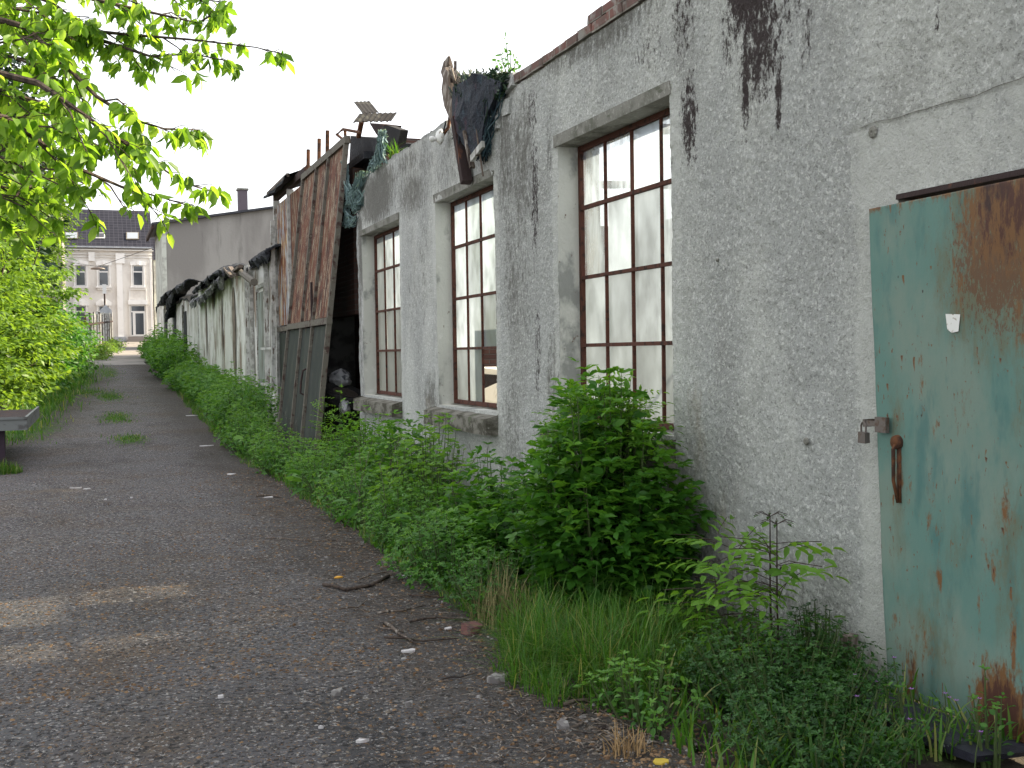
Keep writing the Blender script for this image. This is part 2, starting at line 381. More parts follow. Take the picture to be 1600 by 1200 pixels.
M_['litter'] = mat('brown_litter', (.10, .058, .032), .9, [dict(c=(.22, .14, .08), s=35, lo=.4, hi=.6, kind='vor', cell=1)])
chips('pale_gravel', 5200, M_['stonelight'], 3.2, 16, .002, .009, 'scattered pale chippings on the dark lane', 1)
chips('dark_gravel', 15000, M_['stonedark'], 3.2, 16, .004, .014, 'dark chippings bedded all over the lane', 2)
chips('leaf_litter', 9000, M_['litter'], 3.2, 17, .003, .012, 'brown crumbs of leaf litter on the lane', 3)
chips('edge_rubble', 900, M_['stonelight'], 3.6, 14, .003, .018, 'broken rubble along the weedy lane edge', 4, edge=True)

chips('edge_crumbs', 6000, M_['litter'], 3.6, 16, .003, .015, 'dark crumbs and rotten leaves on the weedy lane edge', 6, edge=True)
chips('brown_crumbs', 7000, M_['litter'], 5.6, 10.5, .003, .013, 'brown crumbs strewn over the sunny patch of the lane', 8, xlo=-2.0, xhi=1.4)
# ============================================================ MAIN WORKSHOP
shop = empty('derelict_workshop', (D, 9, 0), 'long grey roughcast workshop wall with three barred windows and a rusty turquoise door', 'workshop')
TOP = 4.0; YE = 15.3
WIN = [(6.30, 8.13), (9.62, 11.50), (13.03, 15.02)]; ZS, ZL = 1.05, 3.21
DOOR = (2.75, 4.16, -.1, 2.29)
openings = [(a, b, ZS, ZL) for a, b in WIN] + [DOOR]
def stain_fields(y, z):
    """soot and damp marks given in metres on the wall"""
    y = np.asarray(y, float); z = np.asarray(z, float)
    g = lambda cy, cz, sy, sz, a: a*np.exp(-np.abs((y-cy)/sy)**2.4-np.abs((z-cz)/sz)**2.4)
    mx = lambda *k: np.maximum.reduce([q+0*y for q in k])
    st = mx(g(5.36, 3.95, .42, .85, .68), g(5.28, 3.25, .36, .50, .50), g(4.75, 3.8, .2, .5, .42), g(5.0, 3.35, .3, .3, .40), g(5.0, 3.9, .10, .75, .50), g(4.95, 3.55, .22, .28, .43), g(5.62, 3.35, .12, .4, .43), g(5.42, 3.1, .06, .45, .55), g(5.10, 2.95, .05, .35, .52),
             g(6.06, 3.0, .16, .45, .50), g(6.12, 3.6, .25, .5, .42), g(6.6, 3.55, .5, .35, .36), g(4.86, 3.2, .13, .3, .40), g(3.9, 3.3, .03, .7, .44), g(3.92, 3.7, .1, .35, .40),
             g(8.62, 2.9, .16, .9, .45), g(8.62, 1.6, .14, .8, .42), g(8.66, 3.6, .2, .4, .42), g(8.95, 2.6, .05, 1.2, .33), g(3.6, 3.5, .05, .5, .36))
    gr = mx(.36*(z > 3.9), .62*np.maximum(0, 1-(4.02-z)/.22), g(8.9, 2.5, .5, 2.2, .42), g(9.3, 3.4, .35, 1.0, .58), g(11.9, 3.7, .6, .5, .5), g(14, 3.72, 1.3, .32, .72),
             g(12.6, 3.8, .8, .25, .55), g(9.2, 1.0, .5, 1.0, .44), g(15.2, 2.5, .25, 2, .5), g(12.4, 2.2, .8, 1.6, .40), g(10.8, 3.5, 2.2, .45, .45), g(12.4, 3.45, 1.0, .4, .60), g(14.1, 3.6, 1.2, .45, .75), g(8.9, 3.2, .4, .9, .58), g(9.2, 2.3, .35, 1.2, .48), g(12.0, 2.6, .35, 1.2, .46), g(11.8, 1.1, .4, .5, .55), g(7.4, 3.85, 1.6, .2, .6), g(15.1, 3.0, .2, .9, .7), g(5.6, .25, 1.6, .25, .5), g(15.1, 1.5, .12, 1.5, .5), g(6.1, 2.0, .2, 1.2, .33), g(8.3, 1.4, .2, .6, .5), g(7.2, 3.75, 1.6, .3, .40),
             g(8.3, 3.2, .12, .6, .45), .55*np.maximum(0, 1-z/.5), g(5.5, 3.6, .9, .6, .36))
    br = mx(g(6.0, 1.0, .25, .9, .5), g(5.7, .5, .3, .6, .5), g(8.35, .9, .3, .7, .45), .5*np.maximum(0, 1-z/.7), g(11.9, .9, .4, .5, .5), g(8.6, 1.4, .1, .7, .4))
    pale = np.where((y > 4.0) & (y < 4.52) & (z < 2.6), .62*np.clip((4.52-y)/.10, 0, 1), 0)
    pale = np.where((z > 2.29) & (z < 2.64) & (y < 4.5), np.maximum(pale, .45), pale)
    for a, b in WIN:
        for e, sgn in ((a, -1), (b, 1)):
            dd = (y-e)*sgn; pale = np.where((dd >= 0) & (dd < .12) & (z > ZS) & (z < ZL+.1), np.maximum(pale, .45), pale)
    return np.stack([st, gr, br, pale], -1)
def wall_x(y, z):
    """bulging hand-thrown surface, front face"""
    d = .014*n2(y, z, 1.1, 2)+.007*n2(y, z, 4, 6)+.0035*n2(y, z, 13, 1)
    if 4.02 < y < 4.5 and z < 2.6: sm = .35
    elif z > 2.29 and z < 2.64 and y < 4.5: sm = .4
    else: sm = 1.
    if 2.9 < y < 9.7:                                    # thrown pebbledash lumps
        q = mnoise.noise(Vector((y*38, z*38, 3.3))); q2 = mnoise.noise(Vector((y*74, z*70, 9.1)))
        q3 = mnoise.noise(Vector((y*21, z*23, 6.3)))
        d -= sm*(.0085*max(0, q+.08)+.0034*q2+.006*max(0, q3))
    if z > 2.63 and y < 4.55: d -= .007
    return D + d
def grid_lines(a, b, step, marks):
    ms = sorted(set([a, b]+[m for m in marks if a < m < b])); out = []
    for p, q in zip(ms[:-1], ms[1:]):
        n = max(1, int(round((q-p)/step))); out += list(np.linspace(p, q, n, endpoint=False))
    return np.array(out+[b])
def top_profile(y):
    z = TOP-.12+.004*n2(y, 0, 2)
    if 9.3 < y < 11.0:                        # bitten-out section around the fallen gutter
        z = TOP-.1-.16*max(0, n2(y, 1, 2.7, 4))
        if 9.3 < y < 9.75: z = TOP-.1-.25*(y-9.3)
    if y > 11.0: z = TOP-.02+.035*n2(y, 3, 3)+.02*n2(y, 1, 9)
    if y > 14.6: z -= (y-14.6)*.25
    return z
mk = [o[0] for o in openings]+[o[1] for o in openings]+[9.3, 11.0]
ys = np.concatenate([grid_lines(-3, 2.9, .1, mk)[:-1], grid_lines(2.9, 7.2, .0115, mk)[:-1], grid_lines(7.2, 9.7, .018, mk)[:-1], grid_lines(9.7, YE, .035, mk)])
zs = grid_lines(-.1, TOP, .0125, [ZS, ZL, DOOR[3]])
Yg, Zg = np.meshgrid(ys, zs); V = np.zeros((Yg.size, 3))
V[:, 1] = Yg.ravel(); zz = Zg.ravel()
tp = {y: top_profile(y) for y in ys}
for i in range(len(V)):
    y = V[i, 1]; z = zz[i]
    if z > 3.4: z = 3.4+(z-3.4)*(tp[y]-3.4)/(TOP-3.4)
    V[i, 2] = z; V[i, 0] = wall_x(y, z)
    if y > 15.05: V[i, 1] += .05*n2(z, 0, 2.3, 7)+.03*n2(z, 2, 8)   # ragged broken edge
idx = np.arange(Yg.size).reshape(Yg.shape)
Q = np.stack([idx[:-1, :-1], idx[1:, :-1], idx[1:, 1:], idx[:-1, 1:]], -1).reshape(-1, 4)
cc = np.stack([Yg.ravel()[Q].mean(1), Zg.ravel()[Q].mean(1)], 1)
keep = np.ones(len(Q), bool)
for a, b, c, d in openings: keep &= ~((cc[:, 0] > a) & (cc[:, 0] < b) & (cc[:, 1] > c) & (cc[:, 1] < d))
Q = Q[keep]
sf = stain_fields(V[:, 1], V[:, 2])
Vl = [V]; Ql = [Q]; base = len(V); sfl = [sf]
def add_strip(P):   # P: (rows, cols, 3)
    global base
    r, c, _ = P.shape; ii = np.arange(r*c).reshape(r, c)+base
    Ql.append(np.stack([ii[:-1, :-1], ii[1:, :-1], ii[1:, 1:], ii[:-1, 1:]], -1).reshape(-1, 4))
    Vl.append(P.reshape(-1, 3)); base += r*c
    sfl.append(stain_fields(P.reshape(-1, 3)[:, 1], P.reshape(-1, 3)[:, 2]))
TH = .34
# top, far end, rear face
top_row = V[idx[-1]]; P = np.stack([top_row, top_row+np.array([TH, 0, 0]) * 1.0]); P[1, :, 0] = D+TH; add_strip(P)
end_col = V[idx[:, -1]]; P = np.stack([end_col, end_col]); P[1, :, 0] = D+TH; P[1, :, 1] += .08; add_strip(P)
wallo = np_mesh('wall', np.concatenate(Vl), np.concatenate(Ql), M_['render'], shop,
                {k: np.concatenate(sfl)[:, i] for i, k in enumerate(('stain', 'grime', 'brown', 'pale'))}, True)
# reveals of each opening (whitewashed), as one lining per opening; rear wall face
random.seed(5)
def lining(a, b, c, d, nm, matl, parent, floor=True):
    m = []
    nz = 24
    def strip(p0, p1, n):
        rows = []
        for i in range(n+1):
            t = i/n; y = p0[0]+(p1[0]-p0[0])*t; z = p0[1]+(p1[1]-p0[1])*t
            rows.append([(wall_x(y, z), y, z), (D+TH*.5, y, z), (D+TH, y, z)])
        return np.array(rows)
    Vs = []; Qs = []; bs = 0
    segs = [((b, c), (b, d)), ((b, d), (a, d)), ((a, d), (a, c))]
    if floor: segs.append(((a, c), (b, c)))
    for p0, p1 in segs:
        P = strip(p0, p1, nz); r, cN, _ = P.shape; ii = np.arange(r*cN).reshape(r, cN)+bs
        Qs.append(np.stack([ii[:-1, :-1], ii[1:, :-1], ii[1:, 1:], ii[:-1, 1:]], -1).reshape(-1, 4)); Vs.append(P.reshape(-1, 3)); bs += r*cN
    return np_mesh(nm, np.concatenate(Vs), np.concatenate(Qs), matl, parent)
for a, b in WIN: lining(a, b, ZS, ZL, 'window_reveal', M_['reveal'], shop)
lining(*DOOR, 'door_reveal', M_['concrete'], shop, False)
rear = MB(); edges = [-3, DOOR[0], DOOR[1], WIN[0][0], WIN[0][1], WIN[1][0], WIN[1][1], WIN[2][0], WIN[2][1], YE]
xr = D+TH
for i in range(0, len(edges), 2): rear.box(xr, xr+.02, edges[i], edges[i+1], -.1, TOP-.35)
rear.box(xr, xr+.02, DOOR[0], DOOR[1], DOOR[3], TOP-.35)
for a, b in WIN: rear.box(xr, xr+.02, a, b, -.1, ZS); rear.box(xr, xr+.02, a, b, ZL, TOP-.35)
rear.build('inner_wall_face', M_['inwall'], shop)
# brick coping
bc = MB(); y = -3.
while y < 9.15:
    L = rnd(.22, .26)
    if True:
        bc.box(D-.018+rnd(-.006, .006), D+TH-.05, y+.006, y+L-.006, TOP-.104+rnd(-.004, .004), TOP-.036+rnd(-.006, .006), jit=.004)
    if y < 8.0 and random.random() < .9 and y < 7.2: bc.box(D-.012+rnd(-.006, .006), D+TH-.06, y+.1, y+L+.08, TOP-.027, TOP+.04+rnd(-.006, .006), jit=.004)
    y += L
bc.build('brick_coping', M_['brick'], shop)
co = MB(); co.box(D+.01, D+TH-.04, -3, 9.2, TOP-.118, TOP-.105); co.build('mortar_bed', M_['concrete'], shop)
m = MB(); r_ = random.Random(2); pts = []
for k in range(26):
    t = k/25; y = 4.42-t*1.0; z = 2.635+.012*n2(y, 0, 5)+.03*max(0, t-.7); pts.append((wall_x(y, z)-.001, y, z))
m.tube(pts, [.0012*(1.1+n2(p[1], 1, 30)) for p in pts], 4); m.build('plaster_crack', M_['concrete'], shop)
for y, z, s0 in ((4.33, 2.60, .03), (4.86, 1.12, .022), (5.72, 2.12, .014)):
    m = MB(); x = wall_x(y, z); m.lathe([(s0, -.004), (s0*.8, -.012), (s0*.3, -.014), (0, -.006)], (x, y, z), 'X', 9); m.build('wall_plug', M_['concrete'], shop)
# exposed loosened stones near the bite
ls = MB()
for y, z, wy, hz in ((9.12, 3.93, .2, .12), (9.4, 3.86, .24, .14), (9.62, 3.78, .16, .1), (9.25, 3.74, .18, .12), (9.5, 3.66, .16, .12)):
    ls.box(D-.035, D+.1, y-wy/2, y+wy/2, z-hz/2, z+hz/2, jit=.02)
ls.build('loose_masonry', M_['render'], shop)

# lintels and sills
for i, (a, b) in enumerate(WIN):
    m = MB(); m.box(D-.012, D+.17, a-.02, b+.05, ZL-.005, ZL+.075, jit=.008); m.build('lintel', M_['concrete'], shop)
    m = MB(); sp = .13
    n = 14
    for k in range(n):
        y0 = a-.02+(b-a+.14)*k/n; y1 = a-.02+(b-a+.14)*(k+1)/n
        f0, f1 = D-sp+.014*n2(y0, i, 6), D-sp+.014*n2(y1, i, 6); t0, t1 = ZS-.055+.012*n2(y0, i, 4, 3), ZS-.055+.012*n2(y1, i, 4, 3)
        m.quad((f0, y0, t0), (f1, y1, t1), (D+.19, y1, ZS+.012), (D+.19, y0, ZS+.012))
        m.quad((f0, y0, t0), (f0, y0, t0-.15), (f1, y1, t1-.15), (f1, y1, t1))
        m.quad((f0, y0, t0-.15), (D+.03, y0, t0-.15), (D+.03, y1, t1-.15), (f1, y1, t1-.15))
        if k == 0: m.quad((f0, y0, t0), (D+.03, y0, ZS-.01), (D+.03, y0, t0-.15), (f0, y0, t0-.15))
        if k == n-1: m.quad((f1, y1, t1), (f1, y1, t1-.15), (D+.03, y1, t1-.15), (D+.03, y1, ZS-.01))
    m.build('sill', M_['sill'], shop)

# windows: rusty glazing bars, dusty panes
XG = D+.19
colz = [ZS+.035, 1.645, 2.175, 2.72, ZL-.035]
for wi, (a, b) in enumerate(WIN):
    fr = MB(); bw = .03
    cols = np.linspace(b-.03, a+.03, 5)
    fr.box(XG-.02, XG+.03, b-.045, b-.003, ZS+.014, ZL-.004); fr.box(XG-.02, XG+.03, a+.003, a+.045, ZS+.014, ZL-.004)
    fr.box(XG-.018, XG+.028, a+.045, b-.045, ZS+.014, ZS+.055); fr.box(XG-.018, XG+.028, a+.045, b-.045, ZL-.045, ZL-.004)
    for z in colz[1:-1]: fr.box(XG-.022, XG+.012, a+.045, b-.045, z-.013, z+.013, jit=.002)
    for y in cols[1:-1]: fr.box(XG-.014, XG+.008, y-.008, y+.008, ZS+.055, ZL-.045, jit=.0015)
    wf = fr.build('window_frame', M_['rustbar'], shop)
    V = []; T = []; A = []; LU = []
    rr = random.Random(wi+11)
    for r in range(4):
        for c in range(4):
            if wi == 1 and r == 0 and c == 2: continue            # broken pane
            y0, y1 = cols[c], cols[c+1]; z0, z1 = colz[r], colz[r+1]
            val = (-.35 if r == 3 else .0 if r == 2 else -.05) + rr.uniform(-.12, .16)
            if wi == 1: val += .2
            if wi == 0 and r == 3: val = -.22+rr.uniform(-.05, .05)
            if wi == 0 and r == 2 and c == 0: val = -.15
            elif wi == 0 and r == 3 and c == 1: val = .05
            elif wi == 0 and r == 1 and c > 1: val = .35
            elif not (wi == 0 and r == 3 and c < 2): val += 1.2 if (wi or c < 3 or r < 2) else .3
            x = XG+.012+rr.uniform(-.002, .002); n = len(V); e = rr.uniform(-.004, .004)
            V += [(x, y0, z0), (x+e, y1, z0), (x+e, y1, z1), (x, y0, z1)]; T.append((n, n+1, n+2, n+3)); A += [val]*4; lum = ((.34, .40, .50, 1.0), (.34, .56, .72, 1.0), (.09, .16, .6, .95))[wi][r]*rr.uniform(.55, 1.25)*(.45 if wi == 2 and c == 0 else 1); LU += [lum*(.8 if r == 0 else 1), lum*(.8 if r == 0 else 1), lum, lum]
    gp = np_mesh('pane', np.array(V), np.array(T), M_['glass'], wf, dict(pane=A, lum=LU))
# thin wire inside the first window
# masonry interior: rear wall, cross wall of brick, slab
m = MB(); m.box(9.3, 9.55, -3, 19.9, -.1, 3.85); m.build('rear_wall', M_['inwall'], shop)
m = MB(); m.box(D+TH+.03, 9.29, 15.55, 15.8, -.1, 3.5); m.build('brick_partition', M_['brickdark'], shop); m = MB(); m.box(D+TH+.03, 9.29, 3.0, 3.2, -.1, 3.3); m.build('brick_partition', M_['brickdark'], shop)
m = MB(); m.box(D+TH+.025, 9.29, -3, 19.5, -.06, .03)
m.build('floor_slab', M_['concrete'], shop)
for yy in (5.0, 9.0, 12.4): m = MB(); m.tube([(D+.36, yy, 3.55), (9.2, yy+.2, 3.75)], .05, 5); m.build('roof_tie', M_['timberdark'], shop)
m = MB(); m.tube([(5.2, 6.0, 3.0), (5.3, 7.3, 2.2), (5.35, 8.2, 1.9), (5.3, 9, 1.85)], .008, 4)
m.build('loose_wire', M_['timberdark'], shop)

sun_block = empty('sun_blocker', (4.5, 10.35, .03), 'tall dark locker added to stop sun through the second window', 'blocker')  # added box, keeps direct sun from passing the broken pane
m = MB(); m.box(4.3, 4.7, 9.85, 10.85, .035, 2.3); m.build('blocker_body', mat('blocker_paint', (.07, .08, .085), .7, [dict(c=(.1, .06, .04), s=6, lo=.55, hi=.65)]), sun_block)
m = MB(); m.box(4.28, 4.299, 9.87, 10.345, .06, 2.28); m.build('door', M_['rail'] if 'rail' in M_ else M_['concrete'], sun_block)
m = MB(); m.box(4.28, 4.299, 10.355, 10.83, .06, 2.28); m.build('door', M_['concrete'], sun_block)

# ---------------- the turquoise door
M_['doorpaint'] = mat('flaking_turquoise_paint', (.10, .195, .17), .65, [
    dict(c=(.16, .22, .185), s=(2, 2.2, 1.4), lo=.42, hi=.62, amt=.9),
    dict(c=(.045, .135, .13), s=(3, 5, 1.6), lo=.52, hi=.66, amt=.7),
    dict(c=(.12, .105, .055), s=(14, 18, 7), lo=.78, hi=1.25, a=('yellow', 1.), r=.75, d=9, amt=.8),
    dict(c=(.11, .045, .02), s=(40, 60, 26), lo=.98, hi=1.06, a=('yellow', .8), r=.8, amt=.8),
    dict(c=(.15, .072, .026), s=(18, 30, 11), lo=.90, hi=1.1, a=('rust', 1.), r=.75),
    dict(c=(.13, .05, .02), s=(28, 38, 16), lo=.635, hi=.68, amt=.9, r=.7),
    dict(c=(.065, .024, .016), s=(16, 34, 9), lo=1.04, hi=1.2, a=('rust', 1.), r=.75),
    dict(c=(.03, .014, .014), s=(10, 12, 6), lo=.95, hi=1.15, a=('burn', 1.)),
    ], [((20, 20, 10), .12, .01), (90, .15, .003)], spec=.4)
xd = D-.055
def door_fields(y, z):
    g = lambda cy, cz, sy, sz, a: a*np.exp(-np.abs((y-cy)/sy)**2-np.abs((z-cz)/sz)**2)
    mx = lambda *k: np.maximum.reduce(k)
    rust = mx(g(3.45, 2.15, .42, .42, .66), g(3.9, .85, .12, .3, .42), g(3.7, 1.35, .2, .25, .40), g(3.55, .7, .15, .3, .45), g(3.95, .3, .2, .3, .44), g(3.3, 1.85, .28, .8, .50), g(3.72, 1.85, .10, .4, .46), g(4.10, 1.02, .06, .20, .55), g(4.03, .95, .05, .2, .45), g(3.85, .62, .04, .22, .50),
              g(4.03, .12, .09, .35, .56), g(4.13, .35, .05, .35, .48), g(3.50, .10, .22, .32, .80), g(3.62, .5, .02, .22, .5), g(3.44, .40, .03, .32, .58), g(3.3, .1, .2, .25, .62), g(3.47, .95, .10, .2, .50),
              g(3.95, 1.5, .05, .3, .43), g(3.85, 1.25, .10, .15, .40), g(3.3, 1.3, .12, .4, .46), .55*np.maximum(0, 1-z/.10), .45*np.maximum(0, (z-2.12)/.1))
    yel = mx(g(3.50, 1.95, .45, .55, .78), g(3.2, 1.3, .28, 1.1, .66), g(3.9, .35, .3, .4, .48), g(4.12, 1.3, .1, .35, .5), g(4.1, .75, .1, .5, .45), g(3.75, .75, .2, .3, .42), g(3.45, .7, .15, .7, .5))
    burn = mx(g(3.52, 2.25, .13, .2, .62), g(3.25, 2.25, .25, .1, .55), g(4.11, .98, .02, .15, .5), g(3.44, .55, .03, .09, .55), g(3.5, .0, .22, .16, .45))
    rr = np.random.RandomState(12)
    for i in range(330):                                   # small rust runs, each from a chip in the paint
        cy = 2.75+1.45*rr.rand(); cz = .1+2.05*rr.rand(); ln = .02+.20*rr.rand()**2.2; w_ = .004+.008*rr.rand(); am = .38+.38*rr.rand()
        k = (z < cz)*np.exp(-((y-cy-.004*np.sin(z*40+i))/w_)**2)*np.clip(1-(cz-z)/ln, 0, 1)
        rust = np.maximum(rust, am*k+.0); 
        if i % 6 == 0: burn = np.maximum(burn, .55*np.exp(-((y-cy)/.010)**2-((z-cz)/.013)**2))
    return rust, yel, burn
ny, nz = 260, 330; ys = np.linspace(0, 1, ny); zs = np.linspace(0, 1, nz)
TZ, TY = np.meshgrid(zs, ys, indexing='ij'); TZ = TZ.ravel(); TY = TY.ravel()
yl = 4.195+.085*TZ; Yv = 2.70+(yl-2.70)*TY; Zv = .03+(2.235-.03)*TZ+np.where(TZ > .9, .012*(1-TY), 0)
A = np.stack(door_fields(Yv, Zv), 1); V = []
for y, z, ty, tz in zip(Yv, Zv, TY, TZ):
    x = xd+.007*n2(y, z, 2.2, 4)+.0025*n2(y, z, 6, 9)-.02*tz*ty+(.09*max(0, .15-tz)*max(0, n2(y, 0, 7)))
    V.append((x, y, z))
V = np.array(V); A = np.array(A)
ii = np.arange(ny*nz).reshape(nz, ny)
Q1 = np.stack([ii[:-1, :-1], ii[1:, :-1], ii[1:, 1:], ii[:-1, 1:]], -1).reshape(-1, 4)
V2 = V+np.array([.035, 0, 0]); n0 = len(V)
bord = list(ii[0])+list(ii[1:, -1])+list(ii[-1, ::-1][1:])+list(ii[::-1, 0][1:-1])
Q3 = np.array([(bord[i], bord[(i+1) % len(bord)], bord[(i+1) % len(bord)]+n0, bord[i]+n0) for i in range(len(bord))])
A2 = np.concatenate([A, A])
door = np_mesh('metal_door', np.concatenate([V, V2]), np.concatenate([Q1, (Q1+n0)[:, ::-1], Q3]), M_['doorpaint'], shop, dict(rust=A2[:, 0], yellow=A2[:, 1], burn=A2[:, 2]), True)
door['label'] = 'turquoise sheet metal door streaked with rust'
M_['rust'] = mat('rust', (.11, .045, .02), .9, [dict(c=(.04, .02, .014), s=12), dict(c=(.2, .09, .03), s=25, lo=.6, hi=.7)], [(50, .5, .005)])
M_['steel'] = mat('dull_steel', (.16, .14, .13), .5, [dict(c=(.12, .08, .06), s=30, lo=.5, hi=.65)], metal=.6)
M_['white'] = mat('white_plastic', (.7, .7, .68), .6, [dict(c=(.3, .25, .2), s=30, lo=.58, hi=.65)])
m = MB(); m.box(xd-.016, xd-.004, 4.08, 4.10, .90, 1.16); m.tube([(xd-.02, 4.10, 1.16), (xd-.035, 4.10, 1.14), (xd-.038, 4.097, 1.0), (xd-.02, 4.09, .90)], [.010, .009, .008, .007], 8)
m.lathe([(0, -.03), (.03, -.028), (.034, -.01), (.03, 0)], (xd, 4.10, 1.17), 'X', 14)
m.build('handle', M_['rust'], door, True)
for zz in (.35, 1.9):
    m = MB(); m.box(xd-.012, xd-.003, 2.72, 3.05, zz-.02, zz+.02); m.build('hinge_strap', M_['rust'], door)
m = MB(); m.box(xd-.045, xd-.024, 4.14, 4.215, 1.21, 1.28); m.box(xd-.04, xd-.03, 4.215, 4.285, 1.235, 1.26); m.box(xd-.045, D-.01, 4.285, 4.30, 1.23, 1.265)
m.build('hasp', M_['steel'], door)
m = MB(); m.box(xd-.055, xd-.03, 4.27, 4.325, 1.155, 1.205, jit=.002)
m.tube([(xd-.042, 4.282, 1.2), (xd-.042, 4.28, 1.235), (xd-.042, 4.29, 1.25), (xd-.042, 4.305, 1.25), (xd-.042, 4.315, 1.235), (xd-.042, 4.314, 1.2)], .005, 6)
m.build('padlock', M_['steel'], door)
m = MB()   # torn paper remnant
pp = onX(1490, 503, xd-.012); m.poly([(xd-.014, pp.y+.045, pp.z+.035), (xd-.014, pp.y+.035, pp.z-.03), (xd-.014, pp.y+.01, pp.z-.045), (xd-.014, pp.y-.03, pp.z-.04), (xd-.014, pp.y-.04, pp.z+.03)])
m.build('sticker', M_['white'], door)
# rusty door header set into the plaster
m = MB(); m.box(D-.012, D+.10, 2.6, 4.17, 2.266, 2.288, jit=.003); m.build('door_header', M_['timberdark'], shop)
# grey weathered stump pipe at base of wall

# ============================================================ THE BROKEN BAY BESIDE THE WORKSHOP
random.seed(21)
# remains of the frame, header box and brick pier belong to the workshop
m = MB(); m.box(3.62, 3.96, 20.2, 20.5, -.1, 5.0, jit=.02); m.build('gate_pier', M_['brickdark'], shop)
M_['grey'] = mat('grey_board', (.23, .24, .24), .9, [dict(c=(.12, .12, .12), s=4)])
# leaning door leaf
M_['rustpaint'] = mat('rusted_flaking_sheet', (.135, .050, .030), .85, [
    dict(c=(.055, .022, .018), s=(3, 4, 1.4), lo=.45, hi=.62),
    dict(c=(.30, .25, .18), s=(14, 13, 3.0), lo=.52, hi=.565, d=8, r=.8),
    dict(c=(.15, .075, .03), s=(10, 10, 3), lo=.6, hi=.66, amt=.8),
    dict(c=(.40, .41, .40), s=(14, 16, 4), lo=.95, hi=1.02, a=('pale', 1.), r=.7)], [(20, .4, .01)])
M_['greenpaint'] = mat('dull_green_paint', (.022, .028, .026), .7, [dict(c=(.040, .046, .040), s=(4, 4, 1.5), lo=.45, hi=.65), dict(c=(.12, .08, .05), s=(10, 10, 4), lo=.64, hi=.7, amt=.7)], [(20, .2, .01)])
M_['palepaint'] = mat('pale_flaking_sheet', (.33, .37, .41), .8, [
    dict(c=(.16, .06, .03), s=(6, 7, 1.4), lo=.44, hi=.50, d=8, r=.7), dict(c=(.50, .36, .2), s=(12, 12, 2.5), lo=.56, hi=.6, d=7)], [(20, .4, .01)])
M_['rail'] = mat('weathered_rail', (.13, .12, .10), .85, [dict(c=(.06, .035, .03), s=(8, 8, 8), lo=.5, hi=.65), dict(c=(.24, .22, .18), s=20, lo=.6, hi=.7)])
y0, y1 = 15.65, 19.15; zt = 4.62; xb, xt = 2.86, 3.40
def gx(z): return xb+(xt-xb)*z/zt
gate = empty('leaning_gate_leaf', ((xb+.0), (y0+y1)/2, 0), 'tall rusty sheet metal gate leaf leaning on the open bay, grey green lower half', 'gate')
def leaf_panel(mb, ya, yb, za, zb, off=0, n=8):
    for i in range(n):
        a = ya+(yb-ya)*i/n; b = ya+(yb-ya)*(i+1)/n
        for k in range(6):
            c = za+(zb-za)*k/6; d = za+(zb-za)*(k+1)/6
            f = lambda y, z: (gx(z)+off+.012*n2(y, z, 1.2, 5), y, z)
            mb.quad(f(b, c), f(a, c), f(a, d), f(b, d))
ph = [y0+.02, y0+1.22, y0+2.2, y1-.02]
for i in range(3):
    m = MB(); leaf_panel(m, ph[i]+.03, ph[i+1]-.03, 2.14, zt-.05); m.build('upper_sheet', M_['rustpaint'], gate)
    m = MB(); leaf_panel(m, ph[i]+.03, ph[i+1]-.03, .05, 2.02); m.build('lower_sheet', M_['greenpaint'], gate)
for y in ph:
    m = MB(); m.bar((gx(0)-.01, y, 0.0), (gx(zt)-.01, y, zt+(.35 if y in ph[1:3] else 0)*0), .07, .06, (0, 1, 0)); m.build('stile', M_['rail'], gate)
m = MB(); m.bar((gx(2.08)-.015, y0-.03, 2.08), (gx(2.08)-.015, y1+.03, 2.08), .08, .09); m.build('middle_rail', M_['rail'], gate)
m = MB(); m.bar((gx(zt)-.01, y0-.05, zt), (gx(zt)-.01, y1+.05, zt), .08, .10); m.build('top_rail', M_['rail'], gate)
m = MB(); m.bar((gx(.1)-.01, y0, .06), (gx(.1)-.01, y1, .06), .07, .09); m.build('bottom_rail', M_['rail'], gate)
m = MB(); hy = ph[1]+.05; m.tube([(gx(1.0)-.03, hy, 1.0), (gx(1.0)-.09, hy+.02, 1.03), (gx(1.2)-.1, hy+.03, 1.2), (gx(1.38)-.09, hy+.02, 1.37), (gx(1.4)-.03, hy, 1.4)], .014, 8)
m.build('handle', M_['timberdark'], gate)
for yy in (ph[1]+.3, ph[2]+.0, ph[3]-.3):
    m = MB(); m.tube([(gx(zt), yy, zt-.25), (gx(zt)+.02, yy, zt+.42)], .032, 7); m.build('hanger_rod', M_['rust'], gate)
m = MB(); m.box(gx(2.4)-.075, gx(2.4)-.045, ph[1]+.02, ph[1]+.09, 2.0, 2.7); m.build('latch', M_['timberdark'], gate)
